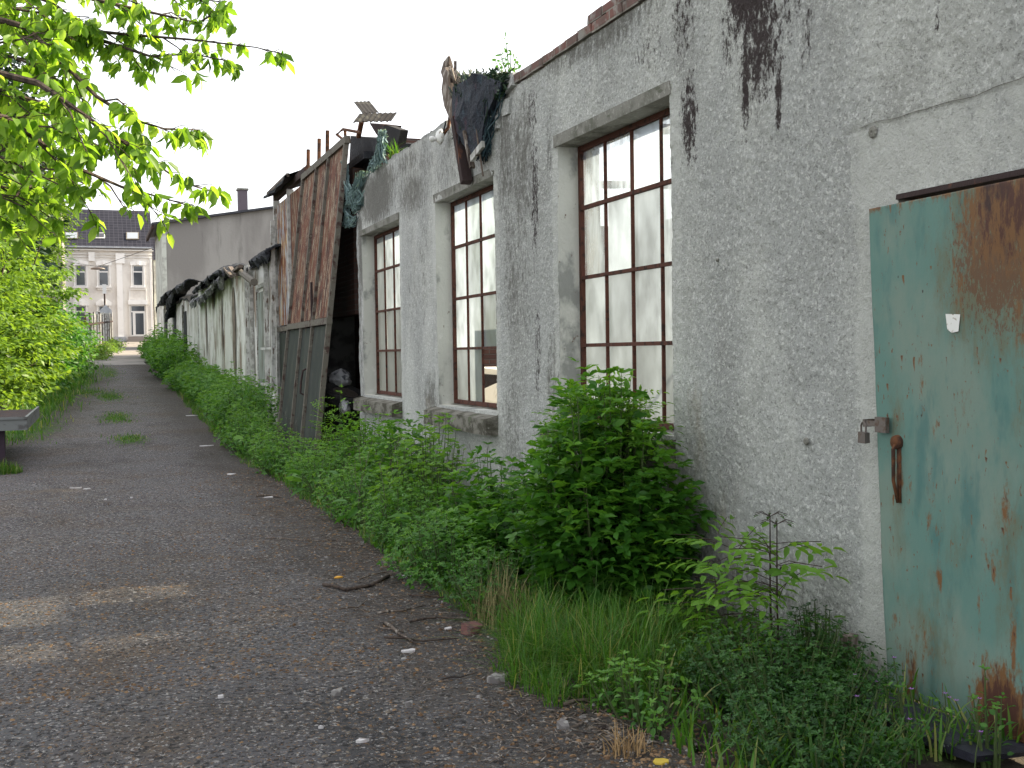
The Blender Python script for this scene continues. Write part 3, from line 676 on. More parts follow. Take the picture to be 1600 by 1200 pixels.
# fixed panel beyond
fx = 3.50
fixed = empty('fixed_gate_panel', (fx, 21.4, gz(21.4)), 'narrow pale blue and rust sheet gate panel standing upright behind the leaning leaf', 'gate')
gb = gz(21.4)-.1
m = MB(); m.box(fx, fx+.02, 21.35, 22.9, 2.2, 4.62); m.build('upper_sheet', M_['palepaint'], fixed)
m = MB(); m.box(fx, fx+.02, 19.6, 21.25, 2.2, 4.62); m.build('upper_sheet', M_['rustpaint'], fixed)
m = MB(); m.box(fx, fx+.02, 19.6, 22.9, gb+.1, 2.05); m.build('lower_sheet', M_['greenpaint'], fixed)
M_['palewood'] = mat('flaking_white_wood', (.50, .50, .48), .85, [dict(c=(.12, .09, .07), s=(12, 12, 3), lo=.55, hi=.62), dict(c=(.3, .3, .28), s=6)])
for y in (19.6, 21.3, 23.0):
    m = MB(); m.box(fx-.05, fx+.06, y-.06, y+.06, gb, 4.72, jit=.01); m.build('stile', M_['palewood'] if y > 20 else M_['timberdark'], fixed)
m = MB(); m.box(fx-.04, fx+.04, 19.67, 21.23, 2.08, 2.17); m.box(fx-.04, fx+.04, 21.37, 22.93, 2.08, 2.17); m.build('middle_rail', M_['rail'], fixed)
m = MB(); m.box(fx-.04, fx+.05, 19.5, 23.1, 4.73, 4.86); m.build('top_rail', M_['timberdark'], fixed)
can = empty('gate_canopy', (3.5, 22.0, 4.87), 'small tattered felt canopy over the upright gate panel', 'canopy')
m = MB()
for k in range(7):
    ya = 20.4+k*.38; s1, s2 = 4.98+.04*n2(k, 1, 1.3), 4.98+.04*n2(k+1, 1, 1.3); xl = 3.28+.08*n2(k, 5, 1.7, 2); xl2 = 3.28+.08*n2(k+1, 5, 1.7, 2)
    A, B, C_, D_ = (xl, ya, s1-.16), (xl2, ya+.38, s2-.16), (4.2, ya+.38, s2+.2), (4.2, ya, s1+.2)
    m.quad(A, D_, C_, B); dn = Vector((0, 0, -.05)); m.quad(*[tuple(Vector(p)+dn) for p in (A, B, C_, D_)])
    m.quad(A, B, tuple(Vector(B)+dn), tuple(Vector(A)+dn))
m.build('felt', M_['dark'], can)
m = MB(); m.bar((3.34, 20.45, 4.86), (3.34, 23.0, 4.86), .05, .07); m.build('fascia', M_['timber'], can)

# bracket, box and roof sheets above the bay
o = MB(); a = onX(527, 207, 3.5); pts = [onX(x, y, 3.5) for x, y in ((528, 213), (534, 202), (560, 207))]
o.tube([onX(541, 222, 3.5), onX(526, 210, 3.5), onX(536, 202, 3.5), onX(563, 207, 3.5)], .022, 6)
o.tube([onX(539, 203, 3.5), onX(540, 222, 3.5)], .022, 6)
tag(o.build('bent_pipe_bracket', M_['rust']), 'bent rusty pipe frame sticking up left of the dark box on the gate top', 'bracket')
def ext(mb, pts, X, dx):     # plate with real thickness in X from outline
    P = [onX(x, y, X) for x, y in pts]; Qp = [p+Vector((dx, 0, 0)) for p in P]
    mb.poly(P[::-1]); mb.poly(Qp)
    n = len(P)
    for i in range(n): mb.quad(P[i], P[(i+1) % n], Qp[(i+1) % n], Qp[i])
m = MB(); ext(m, [(548, 212), (586, 216), (592, 222), (590, 246), (583, 268), (545, 262)], 3.72, .7)
tag(m.build('dark_roof_box', M_['dark']), 'dark felt covered box end above the open bay right of the leaning gate', 'roof box')
M_['sheet'] = mat('corrugated_cement', (.014, .013, .015), 1., [dict(c=(.03, .03, .028), s=6, lo=.5, hi=.7), dict(c=(.05, .05, .045), s=3, lo=.55, hi=.7)])
def corr(p, u, v, nu, amp, name, label, mt):
    """corrugated sheet: origin p, edge vectors u (across ribs) and v"""
    p, u, v = Vector(p), Vector(u), Vector(v); n = u.cross(v).normalized(); m = MB(); N = nu*6
    rows = []
    for j in range(4):
        rows.append([p+u*(i/N)+v*(j/3)*(1+.05*math.sin(i*1.7))+n*(amp*math.sin(2*math.pi*nu*i/N)) for i in range(N+1)])
    for dn in (0, -.012):
        for j in range(3):
            for i in range(N):
                q = [rows[j][i]+n*dn, rows[j][i+1]+n*dn, rows[j+1][i+1]+n*dn, rows[j+1][i]+n*dn]
                m.quad(*(q if dn == 0 else q[::-1]))
    for j in (0, 3):
        for i in range(N): m.quad(rows[j][i], rows[j][i+1], rows[j][i+1]-n*.012, rows[j][i]-n*.012)
    return tag(m.build(name, mt, None, True), label, 'roof sheet', 'loose roof sheets above the open bay')
A = onX(553, 160, 3.6); B = onX(577, 159, 3.9); C_ = onX(590, 178, 3.9)
corr(A, (B-A)*1.0, onX(567, 178, 3.6)-A, 4, .005, 'corrugated_sheet', 'upper corrugated sheet tipped up against the sky above the bay', M_['sheet'])
A = onX(562, 178, 3.5); B = onX(620, 177, 4.1)
corr(A, B-A, onX(563, 192, 3.45)-A+Vector((-.1, 0, 0)), 7, .008, 'corrugated_sheet', 'wide corrugated sheet lying level under the tipped up one', M_['sheet'])
m = MB(); m.bar(onX(565, 190, 3.65), onX(560, 214, 3.65), .06, .06); tag(m.build('roof_prop', M_['rust']), 'short leaning steel prop under the loose roof sheets', 'prop')
m = MB(); ext(m, [(577, 192), (600, 195), (592, 214), (588, 210)], 3.75, .25); tag(m.build('roof_board', M_['timberdark']), 'wedge of dark board under the level roof sheet', 'board')
m = MB(); ext(m, [(597, 197), (606, 196), (626, 203), (622, 224), (608, 232), (600, 240), (594, 225)], 3.6, .10); tag(m.build('roof_kerb_block', M_['sheet']), 'dark broken roof block on the wall top beside the grass tuft', 'roof block')
# torn blue netting
M_['net'] = leaf_mat('blue_netting', (.10, .16, .17), (.19, .28, .30), (.32, .44, .46), .3, .7)
def strands(name, a_list, label, n, wdt, seed, mt, sag=.1, cat='netting', group=None):
    rs = random.Random(seed); m = MB()
    for _ in range(n):
        seg = rs.choice(a_list); t0, t1 = rs.random(), rs.random()
        P = seg[0].lerp(seg[1], t0); Qp = seg[2].lerp(seg[3], t1)
        pts = []
        for k in range(6):
            t = k/5; p = P.lerp(Qp, t); p = p+Vector((rs.uniform(-1, 1), rs.uniform(-1, 1), rs.uniform(-1, 1)))*.05
            p.z -= sag*math.sin(math.pi*t); pts.append(p)
        m.tube(pts, wdt*rs.uniform(.5, 1.3), 3, False)
    o = m.build(name, mt)
    at = o.data.attributes.new('tint', 'FLOAT', 'POINT'); nv = len(o.data.vertices); at.data.foreach_set('value', [((i//18)*.37) % 1 for i in range(nv)])
    return tag(o, label, cat, group)
W3 = lambda x, y: onX(x, y, 3.38)
strands('torn_netting', [(W3(596, 205), W3(600, 212), W3(577, 268), W3(600, 250))], 'strip of torn blue netting hanging beside the dark roof box', 70, .009, 1, M_['net'], .02, group='torn blue netting')
strands('torn_netting', [(W3(572, 270), W3(560, 275), W3(535, 330), W3(545, 300)), (W3(545, 290), W3(565, 300), W3(555, 330), W3(562, 312)), (W3(537, 250), W3(540, 285), W3(545, 300), W3(552, 330)), (W3(540, 320), W3(548, 345), W3(535, 350), W3(558, 340))],
        'tangle of torn blue netting caught on the broken wall end', 170, .008, 2, M_['net'], .08, group='torn blue netting')
m = MB(); m.box(D-.02, D+.3, 15.0, 15.3, 3.86, 4.02, jit=.03); tag(m.build('loose_block', M_['concrete']), 'pale loose block perched on the broken wall end', 'block')

# hanging felt, post and cables in the bite between windows two and three
m = MB()
rs = random.Random(4)
def blob_sheet(pts_px, X, th, seed, rough=.05):
    """ragged felt drape: outline in px on plane X, filled, crumpled, given thickness"""
    mm = MB(); n = len(pts_px)//2; L = pts_px[:n]; Rr = pts_px[n:]; W = 8
    g = []
    for i in range(n):
        a = onX(*L[i], X); b = onX(*Rr[i], X); row = []
        for k in range(W+1):
            p = a.lerp(b, k/W); q = n2(p.y*5, p.z*3, 1, seed)
            row.append(p+Vector((-abs(q)*rough*3*math.sin(math.pi*min(1, max(0, k/W))), q*rough*.5, n2(p.y*7, p.z, 1, seed+2)*rough)))
        g.append(row)
    for i in range(n-1):
        for k in range(W): mm.quad(g[i][k], g[i][k+1], g[i+1][k+1], g[i+1][k])
    t = Vector((th, 0, 0))
    for i in range(n-1):
        for k in range(W): mm.quad(g[i][k]+t, g[i+1][k]+t, g[i+1][k+1]+t, g[i][k+1]+t)
        mm.quad(g[i][0], g[i+1][0], g[i+1][0]+t, g[i][0]+t); mm.quad(g[i][W], g[i][W]+t, g[i+1][W]+t, g[i+1][W])
    for i in (0, n-1):
        for k in range(W): mm.quad(g[i][k], g[i][k+1], g[i][k+1]+t, g[i][k]+t)
    return mm
fm = blob_sheet([(712, 122), (705, 150), (704, 175), (710, 198), (722, 225), (730, 250)], 3.36, .05, 3) if 0 else \
     blob_sheet([(740, 118), (708, 135), (706, 160), (706, 185), (712, 205), (722, 228), (735, 246), (755, 118), (785, 128), (772, 150), (758, 185), (754, 205), (752, 225), (748, 240)], 3.34, .10, 3)
M_['felt2'] = mat('blue_black_felt', (.016, .020, .032), .75, [dict(c=(.035, .055, .075), s=(9, 12, 5), lo=.52, hi=.66), dict(c=(.06, .025, .04), s=(6, 6, 3), lo=.58, hi=.7)], [(22, 1, .04)])
tag(fm.build('hanging_roof_felt', M_['felt2'], None, True), 'blue black roofing felt spilling down the wall between the second and third windows', 'roofing felt')
strands('felt_fringe', [(W3(715, 118), W3(800, 112), W3(708, 150), W3(790, 135)), (W3(706, 140), W3(780, 132), W3(712, 215), W3(756, 225)), (W3(735, 125), W3(795, 125), W3(740, 150), W3(785, 150))],
        'matted dark moss and fibres round the spilling roof felt', 320, .008, 8, M_['needle'], .04, 'moss')
m = MB(); p0 = onX(729, 285, 3.36); p1 = onX(713, 185, 3.36)
m.bar(p0, p1, .10, .08, (0, 1, 0)); tag(m.build('broken_board', M_['timberdark']), 'dark splintered board standing against the wall beside the lamp', 'board')
m = MB(); m.bar(onX(738, 262, 3.33), onX(727, 205, 3.33), .05, .03, (0, 1, 0)); tag(m.build('splintered_lath', M_['timber']), 'pale splintered lath leaning beside the dark board', 'lath')
m = MB(); m.bar(onX(737, 248, 3.31), onX(755, 225, 3.31), .03, .06); tag(m.build('metal_strip', M_['palewood']), 'pale slotted strip tilted at the foot of the felt', 'strip')
m = MB(); m.tube([onX(x, y, 3.45) for x, y in ((722, 195), (712, 165), (708, 140), (707, 122), (699, 112), (700, 98), (702, 88))], [.10, .12, .12, .10, .07, .05, .012], 6)
for k in range(9):
    p = onX(rs.uniform(702, 722), rs.uniform(125, 165), 3.40); m.bar(p, p+Vector((rs.uniform(-.1, .05), rs.uniform(-.1, .15), rs.uniform(.1, .35))), .03, .015)
tag(m.build('splintered_post', M_['timber']), 'splintered timber post stump rising above the wall left of the felt', 'post')
m = MB(); m.box(3.4, 3.6, 10.35, 10.6, 4.12, 4.30, jit=.01); tag(m.build('wood_block', M_['timber']), 'small wooden block on top beside the splintered post', 'block')
m = MB(); m.tube([onX(722, 118, 3.42), onX(745, 119, 3.5), onX(792, 115, 3.5)], .014, 5); tag(m.build('iron_rod', M_['rust']), 'thin iron rod spanning the gap in the wall top', 'rod')
for i, pts in enumerate(([(742, 120), (741, 165), (746, 215), (755, 275)], [(697, 190), (694, 200), (693, 208)], [(718, 205), (716, 240), (720, 278)])):
    m = MB(); m.tube([onX(x, y, 3.33) for x, y in pts], .009, 5)
    tag(m.build('dangling_cable', M_['timber'] if i == 0 else M_['dark']), ['long cable dangling over the felt to the second window lintel', 'short cable running down to the wall lamp', 'cable hanging left of the dark splintered board'][i], 'cable', 'cables dangling from the broken wall top')
strands('felt_strands', [(W3(722, 122), W3(775, 125), W3(725, 205), W3(760, 215)), (W3(740, 130), W3(790, 128), W3(745, 250), W3(762, 240))], 'dark blue fibres trailing down over the spilling roof felt', 110, .007, 18, leaf_mat('dark_blue_fibre', (.01, .018, .03), (.02, .045, .06), (.06, .11, .13), .1, .7), .03, 'fibres')
# wall lamp (a small bulkhead with a white dish)
lp = onX(692, 214, 3.36); lampo = empty('wall_lamp', lp, 'small white wall lamp below the broken wall top', 'lamp')
m = MB(); m.lathe([(0, -.05), (.05, -.045), (.075, -.02), (.08, 0), (.05, .02), (0, .03)], (lp.x-.02, lp.y, lp.z), 'X', 18); m.build('shade', M_['white'], lampo, True)
m = MB(); m.tube([lp+Vector((0, 0, .02)), lp+Vector((.06, 0, .1)), lp+Vector((.08, 0, .22))], .018, 6); m.build('arm', M_['rust'], lampo)
m = MB(); m.lathe([(0, -.12), (.025, -.11), (.03, -.08), (.02, -.05)], (lp.x-.02, lp.y+.03, lp.z-.02), 'X', 12); m.build('bulb', M_['white'], lampo, True)

# tyres and bags stacked in the bay mouth
M_['rubber'] = mat('worn_rubber', (.022, .022, .024), .7, [dict(c=(.06, .058, .055), s=12, lo=.5, hi=.7)], [(30, .4, .01)])
M_['bag'] = mat('black_plastic', (.010, .010, .012), .38, [], [(7, 1, .1), (20, .5, .03)])
M_['sack'] = mat('white_plastic_sack', (.55, .56, .6), .5, [dict(c=(.12, .13, .16), s=9, lo=.52, hi=.58)], [(14, .8, .05)])
def tyre(loc, tilt, label, rim=False):
    t = empty('tyre', loc, label, 'tyre', 'tyres stacked in the open bay')
    m = MB(); m.lathe([(.19, -.07), (.27, -.10), (.31, -.09), (.325, -.05), (.328, 0), (.325, .05), (.31, .09), (.27, .10), (.19, .07), (.20, 0), (.19, -.07)], (0, 0, 0), 'Z', 32)
    o = m.build('tread', M_['rubber'], None, True); o.parent = t; g = MB()
    for k in range(40):
        a = k*math.pi/20; ca, sa = math.cos(a), math.sin(a)
        g.bar((ca*.329, sa*.329, -.06), (math.cos(a+.06)*.329, math.sin(a+.06)*.329, .06), .025, .012, (ca, sa, 0))
    o2 = g.build('tread_block', M_['rubber'], None); o2.parent = t
    if rim:
        m = MB(); m.lathe([(.185, -.07), (.15, -.05), (.05, -.02), (0, -.02), (0, .03), (.05, .03), (.15, .06), (.195, .07)], (0, 0, 0), 'Z', 24)
        o3 = m.build('rim', M_['steel'], None, True); o3.parent = t
    t.rotation_euler = tilt
    return t
tyre((3.44, 16.6, .14), (0, 0, 0), 'lowest tyre lying flat at the foot of the pile in the bay')
tyre((3.46, 16.5, .35), (.05, .1, .4), 'second tyre up in the pile behind the weeds')
tyre((3.44, 16.4, .98), (.35, -.18, 1.0), 'topmost tyre resting tilted on the black bag', True)
def lump(name, c, r, mt, label, cat, seed, squash=1.):
    import bmesh
    bm = bmesh.new(); bmesh.ops.create_icosphere(bm, subdivisions=4, radius=1)
    for v in bm.verts:
        n = v.co.normalized(); k = 1+.22*mnoise.noise(n*1.8+Vector((seed, 0, 0)))+.09*mnoise.noise(n*5+Vector((0, seed, 0)))
        v.co = Vector((n.x*r[0]*k, n.y*r[1]*k, n.z*r[2]*k*squash))
    me = bpy.data.meshes.new(name); bm.to_mesh(me); bm.free(); o = bpy.data.objects.new(name, me); COL.objects.link(o); me.materials.append(mt)
    me.polygons.foreach_set('use_smooth', [True]*len(me.polygons)); o.location = c
    return tag(o, label, cat)
lump('rubbish_bag', (3.46, 16.5, .66), (.30, .36, .30), M_['bag'], 'bulging black rubbish bag between the tyres', 'bag', 1)
lump('rubbish_bag', (3.55, 17.3, .38), (.4, .4, .42), M_['bag'], 'black rubbish bag on the ground behind the tyre pile', 'bag', 2)
lump('plastic_sack', (3.44, 16.7, 1.24), (.17, .22, .14), M_['sack'], 'crumpled white plastic sack on top of the tilted tyre', 'sack', 3)
lump('plastic_sack', (3.36, 16.02, .84), (.08, .14, .10), M_['sack'], 'grey white plastic scrap wedged below the topmost tyre', 'sack', 6)
m = MB(); m.bar((3.9, 19.3, .4), (3.75, 18.6, 2.3), .7, .03, (0, 1, 0)); tag(m.build('grey_board', M_['grey']), 'upright grey board inside the dark bay', 'board')
# bay interior: dark back wall and side
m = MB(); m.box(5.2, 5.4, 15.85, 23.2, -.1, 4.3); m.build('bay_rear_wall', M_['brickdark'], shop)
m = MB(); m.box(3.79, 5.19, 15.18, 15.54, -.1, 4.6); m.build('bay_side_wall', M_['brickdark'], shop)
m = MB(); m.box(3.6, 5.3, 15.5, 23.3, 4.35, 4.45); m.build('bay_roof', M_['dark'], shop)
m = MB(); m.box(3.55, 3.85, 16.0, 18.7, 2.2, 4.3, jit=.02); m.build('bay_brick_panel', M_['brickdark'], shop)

# white van body seen through the broken pane
van = empty('parked_car', (5.35, 13.2, .03), 'white car inside the workshop glimpsed through the broken pane', 'car')
M_['carwhite'] = mat('white_car_paint', (.75, .75, .73), .35, [dict(c=(.45, .42, .38), s=3, lo=.55, hi=.7)], spec=.5)
M_['carglass'] = mat('dark_glass', (.02, .025, .03), .1, spec=.6)
def car():
    prof = [(-2.0, .35), (-2.05, .65), (-1.95, .85), (-1.1, .95), (-.45, 1.35), (.9, 1.38), (1.6, 1.0), (2.0, .92), (2.05, .5), (2.0, .3)]
    m = MB(); L = []
    for sx in (-.8, .8):
        for ins in (0, 1): L.append([(5.35+sx*(1 if ins == 0 else .78)*(1 if z < 1 else .85), 13.2+y, .03+z) for y, z in prof])
    a, b = L[0], L[2]
    for i in range(len(prof)-1): m.quad(a[i], a[i+1], b[i+1], b[i])
    m.poly(a[::-1]); m.poly(b); m.quad(a[0], b[0], b[-1], a[-1])
    m.build('body', M_['carwhite'], van)
    for sx in (-1, 1):
        g = MB(); x = 5.35+sx*.705; g.poly([(x, 13.2-.85, 1.05), (x, 13.2-.4, 1.32), (x, 13.2+.85, 1.33), (x, 13.2+1.2, 1.06)]); g.build('window', M_['carglass'], van)
        for yy in (-1.25, 1.3):
            h = MB(); h.lathe([(.19, -.09), (.29, -.09), (.31, -.05), (.31, .05), (.29, .09), (.19, .09)], (5.35+sx*.77, 13.2+yy, .34), 'X', 24); wv = h.build('wheel', M_['rubber'], van, True)
            h = MB(); h.lathe([(.2, -.06), (.12, -.03), (0, -.03), (0, .03), (.2, .06)], (5.35+sx*.80, 13.2+yy, .34), 'X', 16); h.build('rim', M_['steel'], wv, True)
        h = MB(); h.box(5.35+sx*.62-.13, 5.35+sx*.62+.13, 13.2-2.075, 13.2-2.0, .68, .82); h.build('headlight', M_['steel'], van)
    g = MB(); g.quad((4.8, 13.2-1.0, 1.03), (5.9, 13.2-1.0, 1.03), (5.85, 13.2-.52, 1.33), (4.85, 13.2-.52, 1.33)); g.v = [(v[0], v[1], v[2]+.02) for v in g.v]; g.build('windscreen', M_['carglass'], van)
car()

# ============================================================ WHITE SHEDS
random.seed(31)
M_['peel'] = mat('peeling_whitewash', (.76, .755, .74), .9, [
    dict(c=(.46, .44, .40), s=(1.5, 1.2, .7), lo=.45, hi=.6), dict(c=(.76, .77, .76), s=(6, 5, 2), lo=.5, hi=.65, amt=.7),
    dict(c=(.24, .17, .13), s=(3, 1.6, .5), lo=.60, hi=.62, d=8, r=.6, amt=.85),
    dict(c=(.10, .085, .075), s=(7, 6, .8), lo=.66, hi=.70, d=6), dict(c=(.06, .055, .05), s=20, lo=.66, hi=.72)], [((12, 12, 3), .7, .03)])
def shed(name, label, y0, y1, ztop, X, seed, planks):
    s = empty(name, (X, (y0+y1)/2, gz(y0)), label, 'shed')
    m = MB(); y = y0; rs = random.Random(seed)
    while y < y1:
        L = min(rs.uniform(.9, 2.2) if planks else .9, y1-y)
        dx = rs.uniform(-.006, .006) if planks else 0
        m.box(X+dx, X+.2, y+.004, y+L-.004, gz(y)-.3, ztop(y)+rs.uniform(-.06, .06), jit=.006); y += L
    m.build('wall', M_['peel'], s)
    m = MB(); m.box(X+.21, 7.6, y0+.02, y0+.2, gz(y0)-.3, 3.7); m.box(7.61, 7.8, y0, y1, gz(y0)-.3, ztop(y1)); m.box(X+.21, 7.6, y1-.2, y1-.02, gz(y0)-.3, ztop(y1)-.2)
    m.build('side_wall', M_['brickdark'], s)
    # sagging felt roof
    m = MB(); n = int((y1-y0)/.5); g = []
    for i in range(n+1):
        y = y0+(y1-y0)*i/n; row = []
        for k in range(9):
            x = X-.10+(7.9-X)*k/8 if k else X-.10+.12*n2(y, seed, .9, 4)
            z = ztop(y)+.12+.10*k+.10*n2(y, k, .8, seed)+(-.10-.22*max(0, n2(y, 0, 1.1, seed)) if k == 0 else 0)
            row.append(Vector((x, y, z)))
        g.append(row)
    dn = Vector((0, 0, -.06))
    for i in range(n):
        for k in range(8):
            q = [g[i][k], g[i][k+1], g[i+1][k+1], g[i+1][k]]; m.quad(*q); m.quad(*[p+dn for p in q[::-1]])
        m.quad(g[i][0], g[i+1][0], g[i+1][0]+dn, g[i][0]+dn)
    for k in range(8): m.quad(g[0][k], g[0][k]+dn, g[0][k+1]+dn, g[0][k+1])
    m.build('roof', M_['dark'], s)
    return s
shA = shed('shed', 'whitewashed peeling shed just beyond the rusty gates under a sagging felt roof', 23.15, 41.0, lambda y: 3.62+.02*(y-23)+.08*n2(y, 0, .6), 3.46, 2, True)
shB = shed('shed', 'farther low whitewashed shed with dark tarpaulin hanging at its eaves', 41.05, 66, lambda y: 3.75+.035*(y-42)+.12*n2(y, 0, .5, 3), 3.42, 7, True)
for nm, (a, b), (c, d), mt in (('door', (24.4, 25.5), (.1, 3.0), 'palewood'),):
    m = MB(); m.box(3.425, 3.455, a, b, gz(a)+.05, d); q = m.build(nm, mat('grey_green_door', (.26, .29, .27), .8, [dict(c=(.14, .14, .12), s=(4, 4, 1))]), shA)
    m = MB(); m.box(3.40, 3.455, a-.08, a-.01, gz(a)-.1, d+.08); m.box(3.40, 3.455, b+.01, b+.08, gz(a)-.1, d+.08); m.box(3.40, 3.455, a-.08, b+.08, d+.09, d+.17); m.build('door_frame', M_['palewood'], shA)
for y in (23.9, 26.4, 27.2): 
    m = MB(); m.box(3.36, 3.44, y-.05, y+.05, gz(y)-.1, 3.75, jit=.01); m.build('post', M_['palewood'], shA)
M_['patch'] = mat('bare_plaster_patch', (.25, .205, .175), .9, [dict(c=(.16, .13, .11), s=5)])
for y, z, wy, hz in ((30.2, 1.9, .75, 2.4), (35.6, 2.7, .7, .55), (38.0, 1.9, .35, 2.2), (33.2, 2.0, .3, 2.0)):
    m = MB(); m.poly([(3.432, y+wy/2*math.cos(t)*(1+.25*n2(t, y, 2)), gz(y)+z+hz/2*math.sin(t)*(1+.2*n2(y, t, 2))) for t in np.linspace(0, 6.2, 20, endpoint=False)])
    m.build('bare_patch', M_['patch'], shA)
for a, b in ((46, 47.2), (52, 53.2), (58.5, 60)):
    m = MB(); m.box(3.385, 3.41, a, b, gz(a)+.2, 3.3+.03*(a-42)); m.build('dark_opening_panel', M_['dark'], shB)  # dark panel on the wall stands in for a shaded opening
    m = MB(); m.box(3.33, 3.40, b+.02, b+.35, gz(a), 3.6+.03*(a-42)); m.build('post', M_['palewood'], shB)
# rolled torn felt and debris hanging over the shed eaves
def roll(pts, r, mt, name, label, cat, k=9, seed=1, group=None):
    """torn felt strip draped over the eaves: ragged hanging edge, folds, real thickness"""
    m = MB(); n = 30; pts = [Vector(p) for p in pts]; g = []
    for i in range(n+1):
        t = i/n*(len(pts)-1); j = min(int(t), len(pts)-2); p = pts[j].lerp(pts[j+1], t-j); row = []
        drop = r*(.5+1.3*n2(i, seed, .55, 2)+.8*n2(i, seed, 1.7, 3)); hump = r*.22*(1+n2(i, seed, .7, 8))
        for kk, (dx, dz) in enumerate(((.55, .04), (.30, .05+hump), (.12, .04+hump*1.2), (-.02, .0+hump*.6), (-.10-.1*abs(n2(i, seed, 1.1)), -.05-drop*.4), (-.06+.10*n2(i, seed+3, 1.3), -.05-drop))):
            row.append(p+Vector((dx+.05*n2(i*.9, kk*2.1, 1, seed), .06*n2(i, kk, 1.1, seed), dz+.06*n2(i*1.1, kk*1.7, 1, seed+5))))
        g.append(row)
    th = Vector((.02, 0, -.035)); K = len(g[0])
    for i in range(n):
        for kk in range(K-1):
            q = (g[i][kk], g[i][kk+1], g[i+1][kk+1], g[i+1][kk]); m.quad(*q); m.quad(*[v+th for v in q[::-1]])
        m.quad(g[i][K-1], g[i][K-1]+th, g[i+1][K-1]+th, g[i+1][K-1])
    for i in (0, n):
        for kk in range(K-1): m.quad(g[i][kk], g[i][kk]+th, g[i][kk+1]+th, g[i][kk+1])
    return tag(m.build(name, mt, None, False), label, cat, group)
M_['tarp'] = mat('torn_grey_felt', (.20, .20, .20), .8, [dict(c=(.05, .05, .06), s=(4, 3, 6), lo=.42, hi=.58), dict(c=(.45, .46, .46), s=(6, 3, 7), lo=.58, hi=.68)], [(9, .9, .08)])
roll([onX(x, y, 3.2) for x, y in ((300, 470), (318, 462), (335, 444), (352, 428))], .20, M_['tarp'], 'torn_roof_felt', 'long pale torn roll of felt drooping over the nearer shed eaves', 'roofing felt', group='debris on the shed eaves')
roll([onX(x, y, 3.3) for x, y in ((306, 452), (322, 436), (345, 420), (366, 418))], .17, M_['dark'], 'torn_roof_felt', 'dark crumpled felt roll lying above the pale torn one', 'roofing felt', seed=5, group='debris on the shed eaves')
roll([onX(x, y, 3.3) for x, y in ((398, 404), (412, 397), (424, 388))], .18, M_['dark'], 'torn_roof_felt', 'dark felt bundle at the near end of the shed roof', 'roofing felt', seed=7, group='debris on the shed eaves')
m = MB(); m.tube([onX(374, 424, 3.35), onX(397, 441, 2.9)], .075, 8); tag(m.build('downpipe_stub', M_['rail']), 'grey pipe sticking out under the shed eaves', 'pipe')
for i, (a, b) in enumerate((((352, 420), (362, 432)), ((360, 418), (368, 430)), ((366, 424), (376, 416)))):
    m = MB(); m.bar(onX(*a, 3.2), onX(*b, 3.15), .10, .06); tag(m.build('broken_batten', M_['timber']), ['first', 'middle', 'last'][i]+' of three pale broken battens poking from the shed eaves', 'batten', 'broken battens on the shed eaves')
for i, (pts, r) in enumerate(((((246, 480), (256, 462), (266, 455)), .22), (((262, 470), (275, 450), (290, 440)), .24), (((262, 500), (264, 478), (268, 462)), .30))):
    roll([onX(x, y, 3.1) for x, y in pts], r, M_['dark'], 'hanging_tarpaulin', ['dark tarpaulin bunched at the far corner of the farther shed', 'dark tarpaulin along the eaves of the farther shed', 'dark tarpaulin hanging down before the farther shed door'][i], 'tarpaulin', seed=9+i, group='tarpaulins on the farther shed')
m = MB()
for a, b in (((409, 545), (425, 544)), ((409, 600), (425, 602))): m.bar(onX(*a, 3.3), onX(*b, 3.42), .05, .05)
m.bar(onX(426, 345, 3.36), onX(428, 610, 3.36), .08, .08, (0, 1, 0))
tag(m.build('white_gate_frame', M_['palewood']), 'thin white post with two short rungs left of the rusty gates', 'gate frame')

# ============================================================ FAR BUILDINGS
random.seed(41)
M_['greyrender'] = mat('grey_gable_render', (.29, .28, .265), .9, [dict(c=(.21, .2, .19), s=(.4, .4, .12), lo=.42, hi=.62), dict(c=(.29, .28, .265), s=(.8, .8, .25), lo=.55, hi=.7, amt=.6), dict(c=(.10, .095, .09), s=(1.2, 1.2, .12), lo=.6, hi=.72, amt=.6)], [(8, .4, .04)])
M_['slate'] = mat('dark_roof', (.03, .032, .042), .6, [dict(c=(.055, .055, .065), s=.7)])
M_['paleplaster'] = mat('pale_quoin_plaster', (.50, .52, .47), .9, [dict(c=(.36, .36, .33), s=1.5)])
Yb = 75.; zb_ = gz(Yb)-.6
gb_ = empty('grey_gable_building', (9, 79, gz(Yb)), 'tall plain grey rendered building with a chimney rising behind the sheds', 'building')
m = MB()
xs_ = [4.2, 15.]; zl, zr = 10.35, 11.9
m.v = [(4.2, Yb, zb_), (15, Yb, zb_), (15, Yb, zr), (4.2, Yb, zl), (4.2, Yb+8, zb_), (15, Yb+8, zb_), (15, Yb+8, zr), (4.2, Yb+8, zl)]
m.f = [(0, 1, 2, 3), (5, 4, 7, 6), (4, 0, 3, 7), (1, 5, 6, 2), (3, 2, 6, 7)]
m.build('wall', M_['greyrender'], gb_)
m = MB(); m.box(4.14, 4.19, Yb+.02, Yb+8.0, zb_, zl-.05); m.box(4.14, 4.42, Yb-.05, Yb-.005, zb_, zl-.06); m.build('quoin_strip', M_['paleplaster'], gb_)
m = MB()
def slab(x0, z0, x1, z1, ya, yb, t):
    m.v += [(x0, ya, z0), (x1, ya, z1), (x1, ya, z1+t), (x0, ya, z0+t), (x0, yb, z0), (x1, yb, z1), (x1, yb, z1+t), (x0, yb, z0+t)]
    k = len(m.v)-8
    for f in ((0, 1, 2, 3), (5, 4, 7, 6), (4, 0, 3, 7), (1, 5, 6, 2), (3, 2, 6, 7), (0, 4, 5, 1)): m.f.append(tuple(k+i for i in f))
